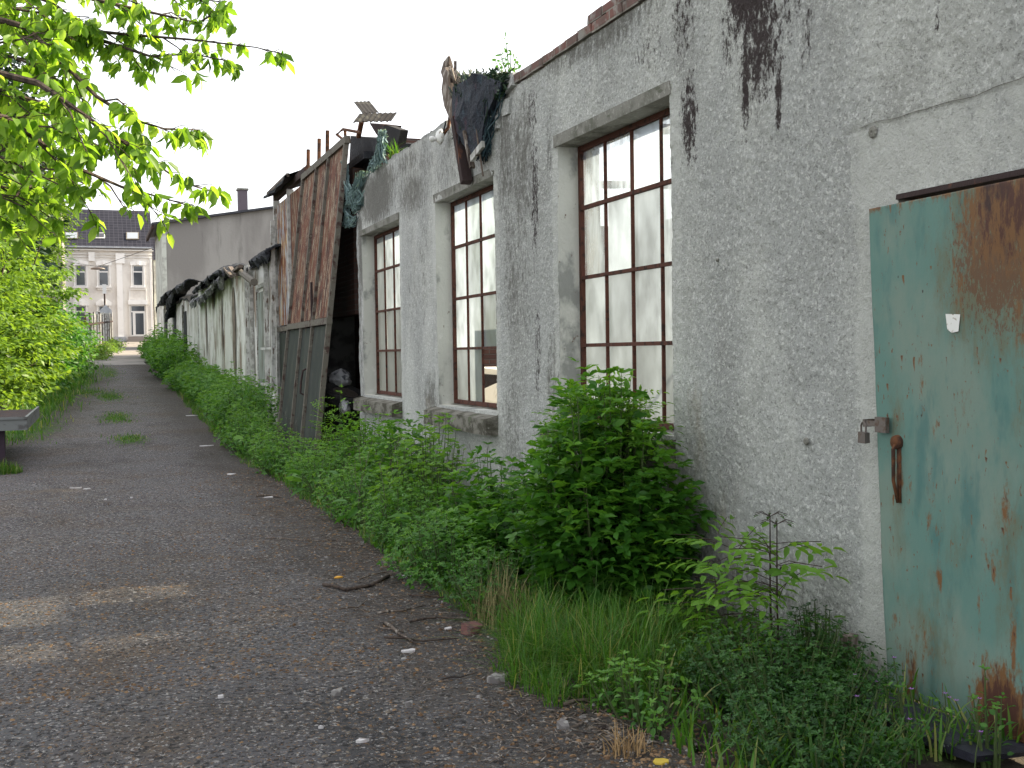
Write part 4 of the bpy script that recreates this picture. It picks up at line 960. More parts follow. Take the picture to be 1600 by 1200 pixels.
slab(3.55, 10.02, 15.3, 11.98, Yb-.35, Yb+8.3, .14)
m.build('roof', M_['slate'], gb_)
m = MB(); m.bar((3.62, Yb-.3, 9.9), (3.62, Yb+8.2, 9.9), .16, .22); m.build('gutter', M_['timberdark'], gb_)
m = MB(); m.box(9.25, 9.85, Yb+2, Yb+2.7, 11, 12.75); c_ = m.build('chimney', mat('purple_brick_chimney', (.11, .09, .11), .9), gb_)
m = MB(); m.box(9.18, 9.92, Yb+1.93, Yb+2.77, 12.755, 12.87); m.build('chimney_cap', M_['concrete'], c_)
m = MB(); m.lathe([(0, .45), (.3, .38), (.34, .2), (.22, 0)], (6.6, Yb+1.5, 10.7), 'Z', 12); m.build('roof_vent', M_['slate'], gb_, True)

# stucco town house closing the lane
YH = 100.; gh = gz(YH)
house = empty('town_house', (1.0, 103, gh), 'two storey cream stucco town house with dark tiled roof closing the lane', 'house')
def hp(x, y, Y=YH): p = onY(x, y, Y); return p.x, p.z
M_['stucco'] = mat('cream_stucco_ground', (.72, .695, .66), .9, [dict(c=(.64, .61, .58), s=.9), dict(c=(.76, .73, .70), s=6, lo=.55, hi=.7, amt=.5)])
M_['trim'] = mat('pale_stucco_trim', (.86, .85, .84), .85, [dict(c=(.76, .75, .74), s=1.2, lo=.5, hi=.7)])
M_['plinth'] = mat('blue_grey_plinth', (.36, .38, .42), .85, [dict(c=(.45, .47, .5), s=2)])
M_['houseglass'] = mat('house_window_glass', (.05, .06, .075), .08, spec=.8)
M_['whiteframe'] = mat('white_window_frame', (.72, .72, .72), .5)
def hb(parent, name, mt, x0, x1, yt, yb, f0, f1):   # box from photo pixels on the facade plane, protruding f0..f1 toward the lane
    a, zt_ = hp((x0), yt); b, zb2 = hp(x1, yb); m = MB(); m.box(a, b, YH-f1, YH-f0, zb2, zt_); return m.build(name, mt, parent)
x0h, x1h = -6.5, 4.72; zeave = hp(170, 386)[1]
m = MB(); m.box(x0h, x1h, YH, YH+9, gh-.5, zeave); wl = m.build('wall', M_['stucco'], house)
rm = brick_mat('dark_roof_tiles', (.018, .019, .028), (.026, .027, .038), (.05, .05, .065), 1., (), 'XZ')
rm.node_tree.nodes['Principled BSDF'].inputs['Specular IOR Level'].default_value = .1
for n in rm.node_tree.nodes:
    if n.type == 'TEX_BRICK': n.inputs['Brick Width'].default_value = .36; n.inputs['Row Height'].default_value = .26; n.inputs['Mortar Size'].default_value = .022; n.offset = 0
zr_ = hp(170, 328, 104.2)[1]
m = MB(); e = .45
A = [(x0h-.1, YH-e, zeave-.02), (x1h+.1, YH-e, zeave-.02), (x1h+.1, YH+4.2, zr_), (x0h-.1, YH+4.2, zr_), (x1h+.1, YH+9.4, zeave), (x0h-.1, YH+9.4, zeave)]
m.quad(*A[:4]); m.quad(A[3], A[2], A[4], A[5]); m.poly([A[1], A[4], A[2]]); m.poly([A[0], A[3], A[5]]); m.quad(A[0], A[5], A[4], A[1])
roof = m.build('roof', rm, house)
def on_roof(x, y):
    d = ray(x, y); n = Vector((0, -(zr_-zeave), 4.65)); p0 = Vector((0, YH-e, zeave)); t = (p0-Vector((0, 0, EYE))).dot(n)/d.dot(n); return Vector((0, 0, EYE))+d*t
for x0, x1, y0_, y1_ in ((101, 122, 364, 374), (148, 164, 365, 373), (197, 217, 364, 375)):
    a, b, c, d = on_roof(x0, y1_), on_roof(x1, y1_), on_roof(x1, y0_), on_roof(x0, y0_); up_ = Vector((0, -.7, .7)).normalized()*.10
    m = MB(); m.quad(a+up_, b+up_, c+up_, d+up_)
    for p, q in ((a, b), (b, c), (c, d), (d, a)): m.quad(p, q, q+up_, p+up_)
    sk = m.build('skylight', M_['whiteframe'] if x0 == 148 else M_['rail'], roof)
    cpt = (a+b+c+d)/4+up_*1.1; m = MB(); s_ = .84; m.quad(*[cpt+(p-(a+b+c+d)/4)*s_ for p in (a, b, c, d)]); m.build('skylight_pane', mat('skylight_glass', (.25, .28, .33) if x0 != 148 else (.05, .05, .06), .15), sk)
m = MB(); m.bar((x0h, YH-e-.05, zeave-.05), (x1h+.1, YH-e-.05, zeave-.05), .14, .12); m.build('gutter', M_['plinth'], house)
hb(house, 'cornice', M_['trim'], 40, 239.5, 388, 393, .005, .34)
hb(house, 'frieze_moulding', M_['trim'], 40, 238, 396, 398.3, .004, .14)
hb(house, 'frieze_moulding', M_['trim'], 40, 237, 400.5, 403, .004, .10)
for a, b in ((94, 104), (181.5, 193.5)):
    hb(house, 'pilaster', M_['trim'], a, b, 404, 526, .006, .16)
    hb(house, 'capital', M_['trim'], a-1.2, b+1.2, 396, 412, .008, .24)
    hb(house, 'pilaster_base', M_['plinth'], a-3, b+3, 526.2, 545, .01, .26)
hb(house, 'corbel', M_['trim'], 138, 148, 394, 408, .008, .22)
hb(house, 'downpipe', M_['trim'], 235.5, 236.8, 404, 538, .05, .16)
hb(house, 'plinth', M_['plinth'], 40, 178, 531, 548, .005, .08)
def win(x0, x1, yt, yb, arch, dark=False, sur=3.2):
    hb(house, 'window_surround', M_['trim'], x0-sur, x0-.3, yt-2, yb+3, .007, .12); hb(house, 'window_surround', M_['trim'], x1+.3, x1+sur, yt-2, yb+3, .007, .12)
    a, _ = hp(x0-sur-1, yt); b, _ = hp(x1+sur+1, yt); z0 = hp(x0, yt)[1]; m = MB(); n = 10; top = []
    for i in range(n+1):
        t = i/n; top.append((a+(b-a)*t, z0+.30+(.32 if arch else .12)*math.sin(math.pi*t)))
    P = [(a, z0+.02)]+top+[(b, z0+.02)]
    m.poly([(x, YH-.16, z) for x, z in P]); 
    for i in range(len(P)): (xa, za), (xb2, zb2) = P[i], P[(i+1) % len(P)]; m.quad((xa, YH-.16, za), (xa, YH-.002, za), (xb2, YH-.002, zb2), (xb2, YH-.16, zb2))
    m.build('window_hood', M_['trim'], house)
    hb(house, 'keystone', M_['trim'], (x0+x1)/2-2, (x0+x1)/2+2, yt-8, yt-1, .17, .26)
    hb(house, 'window_sill', M_['trim'], x0-sur-1, x1+sur+1, yb+.6, yb+2.8, .125, .24)
    fr = hb(house, 'window', M_['whiteframe'], x0, x1, yt, yb, .006, .05)
    w_ = (x1-x0); tm = yt+(yb-yt)*.30
    for q in ((x0+1.2, x1-1.2, yt+1.0, tm-.8), (x0+1.2, x1-1.2, tm+1.2, yb-1.5)): hb(fr, 'pane', M_['houseglass'], *q, .052, .06)
for a, b in ((118, 134), (154, 170), (207.5, 223.5)): win(a, b, 415, 447, False)
for a, b in ((118, 134), (154, 170)): win(a, b, 478, 506, True)
for i in range(3): hb(house, 'apron_moulding', M_['trim'], (115, 152, 203)[i], (137, 173, 228)[i], 450.5, 453, .008, .1)
hb(house, 'window_surround', M_['trim'], 201, 203.6, 452, 524, .007, .13); hb(house, 'window_surround', M_['trim'], 227.4, 230, 452, 524, .007, .13)
hb(house, 'door_hood', M_['trim'], 200, 231, 469, 476, .009, .22)
df = hb(house, 'door', M_['whiteframe'], 204, 227, 477, 525, .006, .05)
for q in ((205.2, 225.8, 478.3, 486), (205, 208, 488, 523.5), (211.5, 225, 489.5, 522.5)): hb(df, 'pane', M_['houseglass'], *q, .052, .062)
m = MB()
for k in range(3):
    a, z1 = hp(200-1.5*k, 526.3+4.5*k); b, _ = hp(231+1.2*k, 530); m.box(a, b, YH-.5-.35*k, YH-.14-.35*k if k else YH-.12, gh-.4, z1)
m.build('steps', mat('grey_stone_steps', (.22, .20, .19), .9), house)
m = MB()   # hillock of ground level stays; small wing right of the house
wing = empty('neighbour_house', (5.6, 104, gh), 'narrow white house wing with a dark roof squeezed between the town house and grey gable', 'house')
a, zt_ = hp(238.5, 406, 101); b, _ = hp(262, 406, 101); m = MB(); m.box(4.85, 8.5, 101, 108, gh-.5, zt_); m.build('wall', M_['paleplaster'], wing)
z2 = hp(240, 365, 104)[1]; m = MB(); m.quad((4.8, 100.8, zt_-.02), (8.6, 100.8, zt_-.02), (8.6, 104, z2), (4.8, 104, z2)); m.quad((4.8, 104, z2), (8.6, 104, z2), (8.6, 108.2, zt_), (4.8, 108.2, zt_)); m.poly([(4.8, 100.8, zt_-.02), (4.8, 104, z2), (4.8, 108.2, zt_)]); m.quad((4.8, 100.8, zt_-.02), (4.8, 108.2, zt_), (8.6, 108.2, zt_), (8.6, 100.8, zt_-.02)); m.build('roof', rm, wing)
left = empty('left_house', (-6, 92, gz(88)), 'edge of an old rough grey house behind the sunlit bushes on the left', 'house'); left.name = 'rough_house'
m = MB(); xl = hp(97, 400, 88)[0]; m.box(xl-9, xl, 88, 96, gz(88)-.5, hp(90, 325, 88)[1]); m.build('wall', mat('rough_old_wall', (.33, .30, .28), .9, [dict(c=(.2, .17, .15), s=2)], [(6, .6, .05)]), left)
zt_ = hp(90, 325, 88)[1]; m = MB(); m.quad((xl-9.2, 87.8, zt_), (xl+.15, 87.8, zt_), (xl+.15, 92, zt_+2), (xl-9.2, 92, zt_+2)); m.quad((xl-9.2, 92, zt_+2), (xl+.15, 92, zt_+2), (xl+.15, 96.2, zt_), (xl-9.2, 96.2, zt_)); m.poly([(xl+.15, 87.8, zt_), (xl+.15, 96.2, zt_), (xl+.15, 92, zt_+2)]); m.quad((xl-9.2, 87.8, zt_), (xl-9.2, 96.2, zt_), (xl+.15, 96.2, zt_), (xl+.15, 87.8, zt_)); m.build('roof', rm, left)

# fence of pale slats, sign pole, hanging lamp
fence = empty('slat_fence', (.4, 74, gz(74)), 'high fence of pale upright slats with dark gaps along the lane end', 'fence')
n = 30; rs = random.Random(3)
for i in range(n):
    t = i/(n-1); x = -.42+1.62*t; y = 59+29*t; m = MB(); z0 = gz(y); hgt = 2.35+rs.uniform(-.12, .12)
    m.box(x-.05, x+.05, y-.16, y+.16, z0-.1, z0+hgt, jit=.015)
    m.build('slat', M_['palewood'] if i % 3 else M_['timberdark'], fence)
m = MB(); m.bar((-.36, 59, gz(59)+.5), (1.26, 88, gz(88)+.5), .05, .1); m.bar((-.36, 59, gz(59)+1.8), (1.26, 88, gz(88)+1.8), .05, .1); m.build('rail', M_['timberdark'], fence)
p = onY(163, 447, 86); sp_ = empty('sign_pole', (p.x, 86, gz(86)), 'thin pole with a white plate and a dark sign seen above the fence', 'sign')
m = MB(); m.tube([(p.x, 86, gz(86)), (p.x, 86, p.z)], .06, 8); m.build('pole', M_['timberdark'], sp_)
m = MB(); m.box(p.x-.13, p.x+.13, 85.86, 85.93, p.z-.55, p.z+.12); m.build('plate', M_['whiteframe'], sp_)
q = onY(165, 487, 86); m = MB(); m.poly([(q.x-.38, 85.88, q.z-.35), (q.x+.42, 85.88, q.z-.35), (q.x+.42, 85.88, q.z+.1), (q.x, 85.88, q.z+.5), (q.x-.38, 85.88, q.z+.1)]); m.poly([(q.x-.38, 85.91, q.z-.35), (q.x-.38, 85.91, q.z+.1), (q.x, 85.91, q.z+.5), (q.x+.42, 85.91, q.z+.1), (q.x+.42, 85.91, q.z-.35)]); m.build('sign_back', M_['plinth'], sp_)
p = onY(153, 419, 92); lp_ = empty('hanging_street_lamp', (p.x, 92, p.z), 'street lamp hung on a wire before the town house', 'street lamp')
m = MB(); m.lathe([(0, .1), (.12, .08), (.3, 0), (.32, -.1), (0, -.12)], (p.x, 92, p.z), 'Z', 14); m.v = [(p.x+(v[0]-p.x)*1.7, v[1], v[2]) for v in m.v]; m.build('lamp_head', M_['steel'], lp_, True)
m = MB(); m.tube([(-3.3, 92, p.z+.7), (p.x, 92, p.z+.12), (4.2, 83, p.z+.9)], .02, 4); m.build('wire', M_['dark'], lp_)

# ============================================================ FLATBED TRAILER AT THE LEFT
M_['alu'] = mat('dull_aluminium_board', (.16, .17, .17), .55, [dict(c=(.09, .09, .09), s=(6, 2, 12), lo=.5, hi=.65)], metal=.2)
M_['purple'] = mat('dark_purple_steel', (.035, .02, .035), .6)
tr = empty('flatbed_trailer', (-2.0, 18.6, 0), 'corner of a low grey flatbed trailer parked at the left edge', 'trailer')
xr_ = -.93; ya, yb2 = 17.3, 21.0; xl_ = -3.0
m = MB(); m.box(xl_, xr_-.04, ya+.04, yb2, .70, .74); m.build('deck', M_['timberdark'], tr)
for nm, bx in (('side_board', (xr_-.035, xr_, ya, yb2)), ('side_board', (xl_-.04, xl_-.005, ya, yb2))):
    m = MB(); m.box(*bx, .60, .785); m.build(nm, M_['alu'], tr)
m = MB(); m.box(xl_-.04, xr_, ya-.04, ya-.003, .60, .785); m.box(xl_, xr_, ya-.06, ya-.042, .755, .79); m.build('tailboard', M_['alu'], tr)
m = MB()
for y in (ya+.1, yb2-.3): m.box(xl_+.1, xr_-.15, y, y+.08, .60, .695)
m.build('chassis', M_['purple'], tr)
m = MB(); m.box(-1.38, -1.24, ya+.15, ya+.3, .1, .6); m.build('support_leg', M_['purple'], tr)
m = MB(); m.box(-1.45, -1.18, ya+.1, ya+.35, .02, .1); m.build('leg_foot', M_['purple'], tr)
for x in (-2.85, -1.75):
    m = MB(); m.lathe([(.15, -.09), (.26, -.09), (.29, -.05), (.29, .05), (.26, .09), (.15, .09)], (x, 19.6, .32), 'X', 24); wv = m.build('wheel', M_['rubber'], tr, True)
    m = MB(); m.lathe([(.16, -.06), (.1, -.03), (0, -.03), (0, .03), (.16, .06)], (x, 19.6, .32), 'X', 16); m.build('rim', M_['steel'], wv, True)

# ============================================================ VEGETATION
TPL6 = np.array([(0, 0, 0), (.5, 0, -.02), (1, 0, -.16), (.2, .34, .06), (.6, .40, .05), (.2, -.34, .06), (.6, -.40, .05)])
TRI6 = np.array([(0, 1, 3), (1, 4, 3), (1, 2, 4), (0, 5, 1), (5, 6, 1), (1, 6, 2)])
TPL2 = np.array([(0, 0, 0), (1, 0, -.08), (.45, .42, .06), (.45, -.42, .06)])
TRI2 = np.array([(0, 1, 2), (0, 3, 1)])
def leaves(P, Dv, N, L, W, tint, simple=False):
    P, Dv, N = map(lambda a: np.asarray(a, float), (P, Dv, N)); L = np.asarray(L)[:, None]; W = np.asarray(W)[:, None]
    Dv = Dv/np.maximum(1e-6, np.linalg.norm(Dv, axis=1, keepdims=True))
    N = N-Dv*(N*Dv).sum(1, keepdims=True); N = N/np.maximum(1e-6, np.linalg.norm(N, axis=1, keepdims=True)); B = np.cross(N, Dv)
    tp, tr = (TPL2, TRI2) if simple else (TPL6, TRI6)
    V = P[:, None, :]+Dv[:, None, :]*(tp[None, :, 0:1]*L[:, None])+B[:, None, :]*(tp[None, :, 1:2]*W[:, None])+N[:, None, :]*(tp[None, :, 2:3]*L[:, None])
    k = len(tp); T = tr[None]+(np.arange(len(P))*k)[:, None, None]
    return V.reshape(-1, 3), T.reshape(-1, 3), np.repeat(tint, k)
class LB:
    def __init__(s): s.P = []; s.D = []; s.N = []; s.L = []; s.W = []; s.t = []
    def add(s, p, d, n, l, w_, t): s.P.append(p); s.D.append(d); s.N.append(n); s.L.append(l); s.W.append(w_); s.t.append(t)
    def build(s, name, mt, parent=None, simple=False):
        V, T, t = leaves(s.P, s.D, s.N, s.L, s.W, np.clip(s.t, 0, 1), simple)
        return np_mesh(name, V, T, mt, parent, dict(tint=t))
def rv(rs, s=1.): return np.array([rs.gauss(0, s), rs.gauss(0, s), rs.gauss(0, s)])
UPV = np.array([0, 0, 1.])
def unit(v): return v/max(1e-6, np.linalg.norm(v))
def compound(lb, rs, p, d, size, style, t, flat=.35):
    """attach one leaf unit at p pointing along d"""
    d = unit(d); n = unit(UPV+rv(rs, flat)); side = np.cross(n, d)
    if style == 'simple':
        lb.add(p, d, n, size*rs.uniform(.7, 1.2), size*rs.uniform(.55, .75), t)
    elif style == 'tri':
        q = p+d*size*.5
        lb.add(q, d, n, size*.9, size*.6, t)
        for s_ in (-1, 1): lb.add(q-d*size*.05, d*.35+side*s_, unit(n+rv(rs, .15)), size*.75, size*.5, t+rs.uniform(-.08, .08))
    elif style == 'pin':
        npair = 3; ln = size*3.4; bend = -.25
        for k in range(npair+1):
            f = .25+.75*k/npair; q = p+d*ln*f+UPV*bend*ln*f*f*.6
            if k == npair: lb.add(q, d+UPV*bend, n, size, size*.42, t)
            else:
                for s_ in (-1, 1): lb.add(q, d*.55+side*s_-UPV*.15, unit(n+rv(rs, .15)), size*(1.05-.1*k), size*.42, t+rs.uniform(-.06, .06))
    elif style == 'whorl':
        for k in range(5):
            a = k*1.257+rs.random(); v = side*math.cos(a)+np.cross(side, d)*math.sin(a)
            lb.add(p, unit(v)+d*.45, unit(d+rv(rs, .3)), size*rs.uniform(.7, 1.1), size*.42, t+rs.uniform(-.1, .1))
def shrub(name, label, cat, base, r, h, n, size, style, mt, seed, group=None, nodes=9, stem=M_['stem'], tint0=.25, tint1=.55, flat=.4, lean=(0, 0), start=.25, box=False, simple=False, spread=1.0, xmax=3.40):
    rs = random.Random(seed); lb = LB(); sm = MB(); bx, by, bz = base; rx, ry = r
    for i in range(n):
        a = rs.random()*6.283; q = math.sqrt(rs.random())
        ex, ey = math.cos(a)*q*rx, math.sin(a)*q*ry
        hh = h*(1-.62*q**2.2)*rs.uniform(.72, 1.06)*(1+.45*n2(ex*1.5+bx, ey*1.1+by, 1.5, seed))
        if box: hh = h*(1-.38*q**3)*rs.uniform(.45, 1.05)*(1+.35*n2(ex*1.5+bx, ey*1.1+by, 1.5, seed))
        b0 = np.array([bx+ex*.45*rs.uniform(.6, 1.1), by+ey*.55, bz-.03]); e = np.array([min(bx+ex*spread+lean[0]*hh, xmax), by+ey*spread+lean[1]*hh, bz+hh])
        c = (b0+e)/2+np.array([ex*.18, ey*.18, hh*.12])
        pts = [(1-t)**2*b0+2*t*(1-t)*c+t*t*e for t in np.linspace(0, 1, 6)]
        if i < 60: sm.tube(pts, [.007*(1.2-t)*max(1, h) for t in np.linspace(0, 1, 6)], 4, False)
        tb = rs.uniform(tint0-.28, tint0+.22)
        for k in range(nodes):
            t = start+(1-start)*(k+rs.random())/nodes; t = min(1, t)
            p = (1-t)**2*b0+2*t*(1-t)*c+t*t*e; tan = unit(2*(1-t)*(c-b0)+2*t*(e-c))
            az = k*2.4+rs.random(); s1 = unit(np.cross(tan, [.3, .2, 1.])); s2 = np.cross(tan, s1)
            d = s1*math.cos(az)+s2*math.sin(az)+tan*.35+UPV*rs.uniform(-.25, .35)
            p = p+unit(d)*rs.uniform(0, size*.8)
            if p[0] > xmax: continue
            tt = tb+(tint1-tint0)*t+rs.uniform(-.12, .12)+(.14*t*(p[2]-bz)/h)
            sz = size*rs.uniform(.7, 1.15)*(1.1-.4*t)
            compound(lb, rs, p, d, sz, style, tt, flat)
        compound(lb, rs, e, unit(e-c)+rv(rs, .1), size*.7, 'whorl' if style != 'pin' else 'tri', tb+(tint1-tint0)+.2, flat)
    if len(lb.P) > 20000: simple = True
    root = empty(name, (bx, by, bz), label, cat, group)
    lb.build('foliage', mt, root, simple)
    sm.build('stem', stem, root)
    return root
G1 = 'shrubs and herbs along the foot of the workshop wall'
shrub('elder_shrub', 'large dark green bush against the wall under the nearest window, bright shoots on top', 'shrub', (2.90, 6.2, 0), (.48, .62), 1.36, 330, .118, 'tri', M_['leafdark'], 1, G1, 12, tint0=.3, tint1=.55, box=True, start=.03)
shrub('elder_shoot', 'light yellow green shoots standing in front of the lowest panes of the nearest window', 'shrub', (3.0, 6.35, .80), (.30, .45), .84, 70, .066, 'pin', M_['leaffresh'], 2, G1, 6, tint0=.45, tint1=.8, start=.45)
shrub('dark_bush', 'dark leafy bush filling the gap left of the largest bush', 'shrub', (2.8, 7.45, 0), (.5, .9), .86, 170, .105, 'tri', M_['leafdark'], 3, G1, 11, tint0=.3, tint1=.55, box=True, start=.05)
shrub('herb_clump', 'low blue green herb mound at the lane edge before the dark bushes', 'herb', (2.28, 7.55, 0), (.42, .75), .52, 150, .047, 'tri', M_['leafherb'], 4, G1, 10, tint0=.4, tint1=.6, start=.1)
shrub('herb_clump', 'low dark herb patch between the largest bush and the lane rubble', 'herb', (2.25, 6.55, 0), (.36, .5), .36, 80, .038, 'tri', M_['leafherb'], 5, G1, 9, tint0=.2, tint1=.4, start=.1)
shrub('birch_seedling', 'broad leaved yellow green sapling below the second window sill', 'sapling', (2.75, 9.5, 0), (.45, .9), 1.0, 80, .095, 'simple', M_['leaffresh'], 6, G1, 9, tint0=.35, tint1=.6, start=.3)
shrub('maple_seedling', 'tall thin maple like sapling by the pier between the first and second windows', 'sapling', (2.95, 8.5, 0), (.32, .4), .98, 14, .095, 'tri', M_['leafdark'], 7, G1, 7, tint0=.5, tint1=.65, start=.4)
shrub('herb_mound', 'fine leaved green mound in the middle of the weed strip', 'herb', (2.42, 8.95, 0), (.42, .85), .58, 160, .047, 'tri', M_['leafherb'], 8, G1, 11, tint0=.45, tint1=.65, start=.1)
shrub('weed_mound', 'leafy mound hugging the wall between the second and third windows', 'herb', (2.95, 11.4, 0), (.45, 1.2), 1.0, 130, .10, 'tri', M_['leafdark'], 9, G1, 10, tint0=.4, tint1=.65, start=.1)
shrub('herb_mound', 'fine leaved mound spilling towards the lane left of the middle one', 'herb', (2.38, 10.7, 0), (.42, 1.0), .55, 170, .047, 'tri', M_['leafherb'], 10, G1, 10, tint0=.5, tint1=.7, start=.1)
shrub('herb_mound', 'fine leaved mound in line with the third window', 'herb', (2.45, 12.8, 0), (.42, 1.2), .66, 180, .05, 'tri', M_['leafherb'], 11, G1, 10, tint0=.5, tint1=.75, start=.1)
shrub('weed_mound', 'leafy mound at the wall below the third window sill', 'herb', (3.0, 13.4, 0), (.4, 1.2), .90, 120, .075, 'tri', M_['leafdark'], 12, G1, 9, tint0=.45, tint1=.7, start=.1)
shrub('elder_shoot', 'bright green elder shoot arching in front of the tyre pile', 'shrub', (2.92, 14.7, 0), (.3, .45), 1.22, 16, .075, 'pin', M_['leaffresh'], 13, G1, 7, tint0=.5, tint1=.85, start=.35)
shrub('herb_mound', 'fine leaved mound at the foot of the leaning gate leaf', 'herb', (2.35, 15.4, 0), (.42, 1.5), .70, 190, .055, 'tri', M_['leafherb'], 14, G1, 10, tint0=.5, tint1=.75, start=.1)
shrub('herb_mound', 'fine leaved mound before the upright gate panel', 'herb', (2.3, 18.6, gz(18.6)), (.5, 1.7), .78, 190, .062, 'tri', M_['leafherb'], 15, G1, 10, tint0=.5, tint1=.75, start=.1)
G2 = 'bramble thickets along the white sheds'
for i, (x, y, rx, ry, h, lab) in enumerate(((2.6, 21.6, .7, 1.7, 1.15, 'bramble thicket at the far foot of the rusty gates'), (2.75, 25.2, .65, 2.2, .95, 'bramble thicket before the shed door'),
        (2.75, 29.6, .65, 2.6, .9, 'bramble thicket along the near half of the white shed'), (2.7, 35, .75, 3.2, .85, 'bramble thicket along the far half of the white shed'),
        (2.6, 41.5, .9, 3.6, 1.6, 'dark thicket where the two sheds meet'), (2.8, 49, .8, 4.5, 1.7, 'farthest dark thicket before the second shed'), (2.9, 59, .8, 6, 1.2, 'last low thicket near the lane end on the right'))):
    shrub('bramble_thicket', lab, 'bramble', (x, y, gz(y)), (rx, ry), h, 210, .095+.014*i, 'tri', M_['leafherb'] if i < 4 else M_['leafdark'], 40+i, G2, 10, tint0=.45, tint1=.7, start=.05, xmax=3.36, box=True)
# ash seedling beside the door
rs = random.Random(77); root = empty('ash_seedling', (3.2, 4.86, 0), 'young ash with two bare dark stems against the wall left of the door', 'sapling')
lb = LB(); sm = MB()
for bx, by, h in ((3.16, 4.80, .76), (3.12, 4.68, .74)):
    top = np.array([bx-.02, by-.02, h]); sm.tube([(bx, by, 0), (bx-.01, by, h*.5), tuple(top)], [.006, .005, .003], 6)
    for a in np.linspace(0, 6, 7):
        d = np.array([math.cos(a), math.sin(a), .15]); sm.tube([tuple(top), tuple(top+unit(d)*.05+np.array([0, 0, .015])), tuple(top+unit(d)*.09-np.array([0, 0, .005]))], .002, 3)
        lb.add(top+unit(d)*.06, d-UPV*.4, UPV, .035, .02, .05)
root2 = root
for i in range(62):
    a = rs.random()*6.28; st = rs.choice([(3.16, 4.80), (3.12, 4.68), (3.0, 4.9), (3.05, 4.6), (2.95, 5.0)]); z = rs.uniform(.15, .62)
    d = np.array([math.cos(a)*.8-.3, math.sin(a), rs.uniform(0, .35)])
    p = np.array([st[0], st[1], z]); q = p+unit(d)*.26
    if q[0] > 3.34: continue
    sm.tube([tuple(p), tuple(p+unit(d)*.12+np.array([0, 0, .02])), tuple(q)], .0025, 3, False)
    compound(lb, rs, p+unit(d)*.03, d, .088, 'pin', rs.uniform(.5, 1.0), .3)
lb.build('foliage', M_['leaffresh'], root); sm.build('stem', M_['stemdark'], root)
G3 = 'low weeds in the right foreground'
shrub('cranesbill_mat', 'dense mat of small dark cut leaves in the right foreground', 'herb', (2.82, 4.22, 0), (.46, .55), .42, 260, .030, 'tri', M_['leafshade'], 60, G3, 12, tint0=.35, tint1=.6, start=.05, box=True)
shrub('cranesbill_mat', 'small leaved dark mound at the bottom edge left of the door foot', 'herb', (2.55, 3.62, 0), (.42, .42), .30, 170, .028, 'tri', M_['leafshade'], 61, G3, 11, tint0=.3, tint1=.55, start=.05, box=True)
shrub('nettle_clump', 'light green nettle like weeds left of the dark cranesbill mat', 'herb', (2.18, 4.32, 0), (.24, .34), .26, 40, .045, 'simple', M_['leafherb'], 62, G3, 9, tint0=.5, tint1=.75, start=.1)
shrub('nettle_clump', 'sparse nettles on the dark soil below the turquoise door', 'herb', (3.05, 3.62, 0), (.2, .3), .26, 14, .04, 'simple', M_['leafherb'], 63, G3, 8, tint0=.4, tint1=.7, start=.1)
shrub('nettle_clump', 'single leafy weed standing in front of the door bottom', 'herb', (3.16, 3.32, 0), (.08, .12), .34, 6, .045, 'simple', M_['leafherb'], 64, G3, 8, tint0=.4, tint1=.7, start=.1)
shrub('ivy_edge', 'dark creeping weeds climbing the wall foot between ash and door', 'herb', (3.28, 4.55, 0), (.12, .28), .38, 60, .03, 'tri', M_['leafshade'], 65, G3, 9, tint0=.15, tint1=.4, start=.0)

G4 = 'broad leaved docks among the herbs'
for i, (x, y, h, lab) in enumerate(((2.25, 9.9, .34, 'broad dock leaves at the lane edge between the two nearer herb mounds'), (2.2, 12.0, .36, 'broad dock leaves at the lane edge level with the third window'), (2.35, 8.1, .4, 'broad dock leaves poking out of the blue green herbs'), (3.0, 10.4, .95, 'tall dock under the second window sill'), (2.2, 17.0, .45, 'dock plant before the leaning gate leaf'))):
    rs = random.Random(200+i); lb = LB(); sm = MB(); root = empty('dock_plant', (x, y, gz(y)), lab, 'herb', G4)
    for k in range(16):
        a = rs.random()*6.28; e = np.array([x+math.cos(a)*.16, y+math.sin(a)*.16, gz(y)+h*rs.uniform(.4, 1.)]); 
        if e[0] > 3.3: continue
        sm.tube([(x, y, gz(y)), tuple((e+np.array([x, y, gz(y)+.1]))/2), tuple(e)], [.006, .004, .003], 4, False)
        lb.add(e, np.array([math.cos(a), math.sin(a), rs.uniform(-.4, .5)]), UPV+rv(rs, .3), rs.uniform(.14, .2), rs.uniform(.07, .10), rs.uniform(.3, 1.))
    lb.build('foliage', M_['leafherb'], root); sm.build('stem', M_['stem'], root)
def dead_stems(name, label, n, seed, ylo, yhi):
    rs = random.Random(seed); m = MB()
    for i in range(n):
        x, y = rs.uniform(2.2, 3.3), rs.uniform(ylo, yhi); z0 = gz(y); h = rs.uniform(.4, .95); dx, dy = rs.gauss(0, .12), rs.gauss(0, .15)
        P = [(x, y, z0), (x+dx*.3, y+dy*.4, z0+h*.5), (x+dx, y+dy, z0+h)]; m.tube(P, [.004, .003, .0015], 4)
        for k in range(rs.randint(2, 5)):
            t = rs.uniform(.4, .95); p = Vector(P[1]).lerp(Vector(P[2]), (t-.4)/.6); m.tube([p, p+Vector((rs.gauss(0, .05), rs.gauss(0, .06), rs.uniform(.02, .09)))], [.002, .001], 3)
    tag(m.build(name, M_['timber']), label, 'dead weeds', kind='stuff')
dead_stems('dead_weed_stems', 'dry brown stems standing in the weeds near the second window', 22, 1, 7.0, 11.0)
dead_stems('dead_weed_stems', 'dry brown stems standing in the weeds near the leaning gate', 22, 2, 11.2, 18)
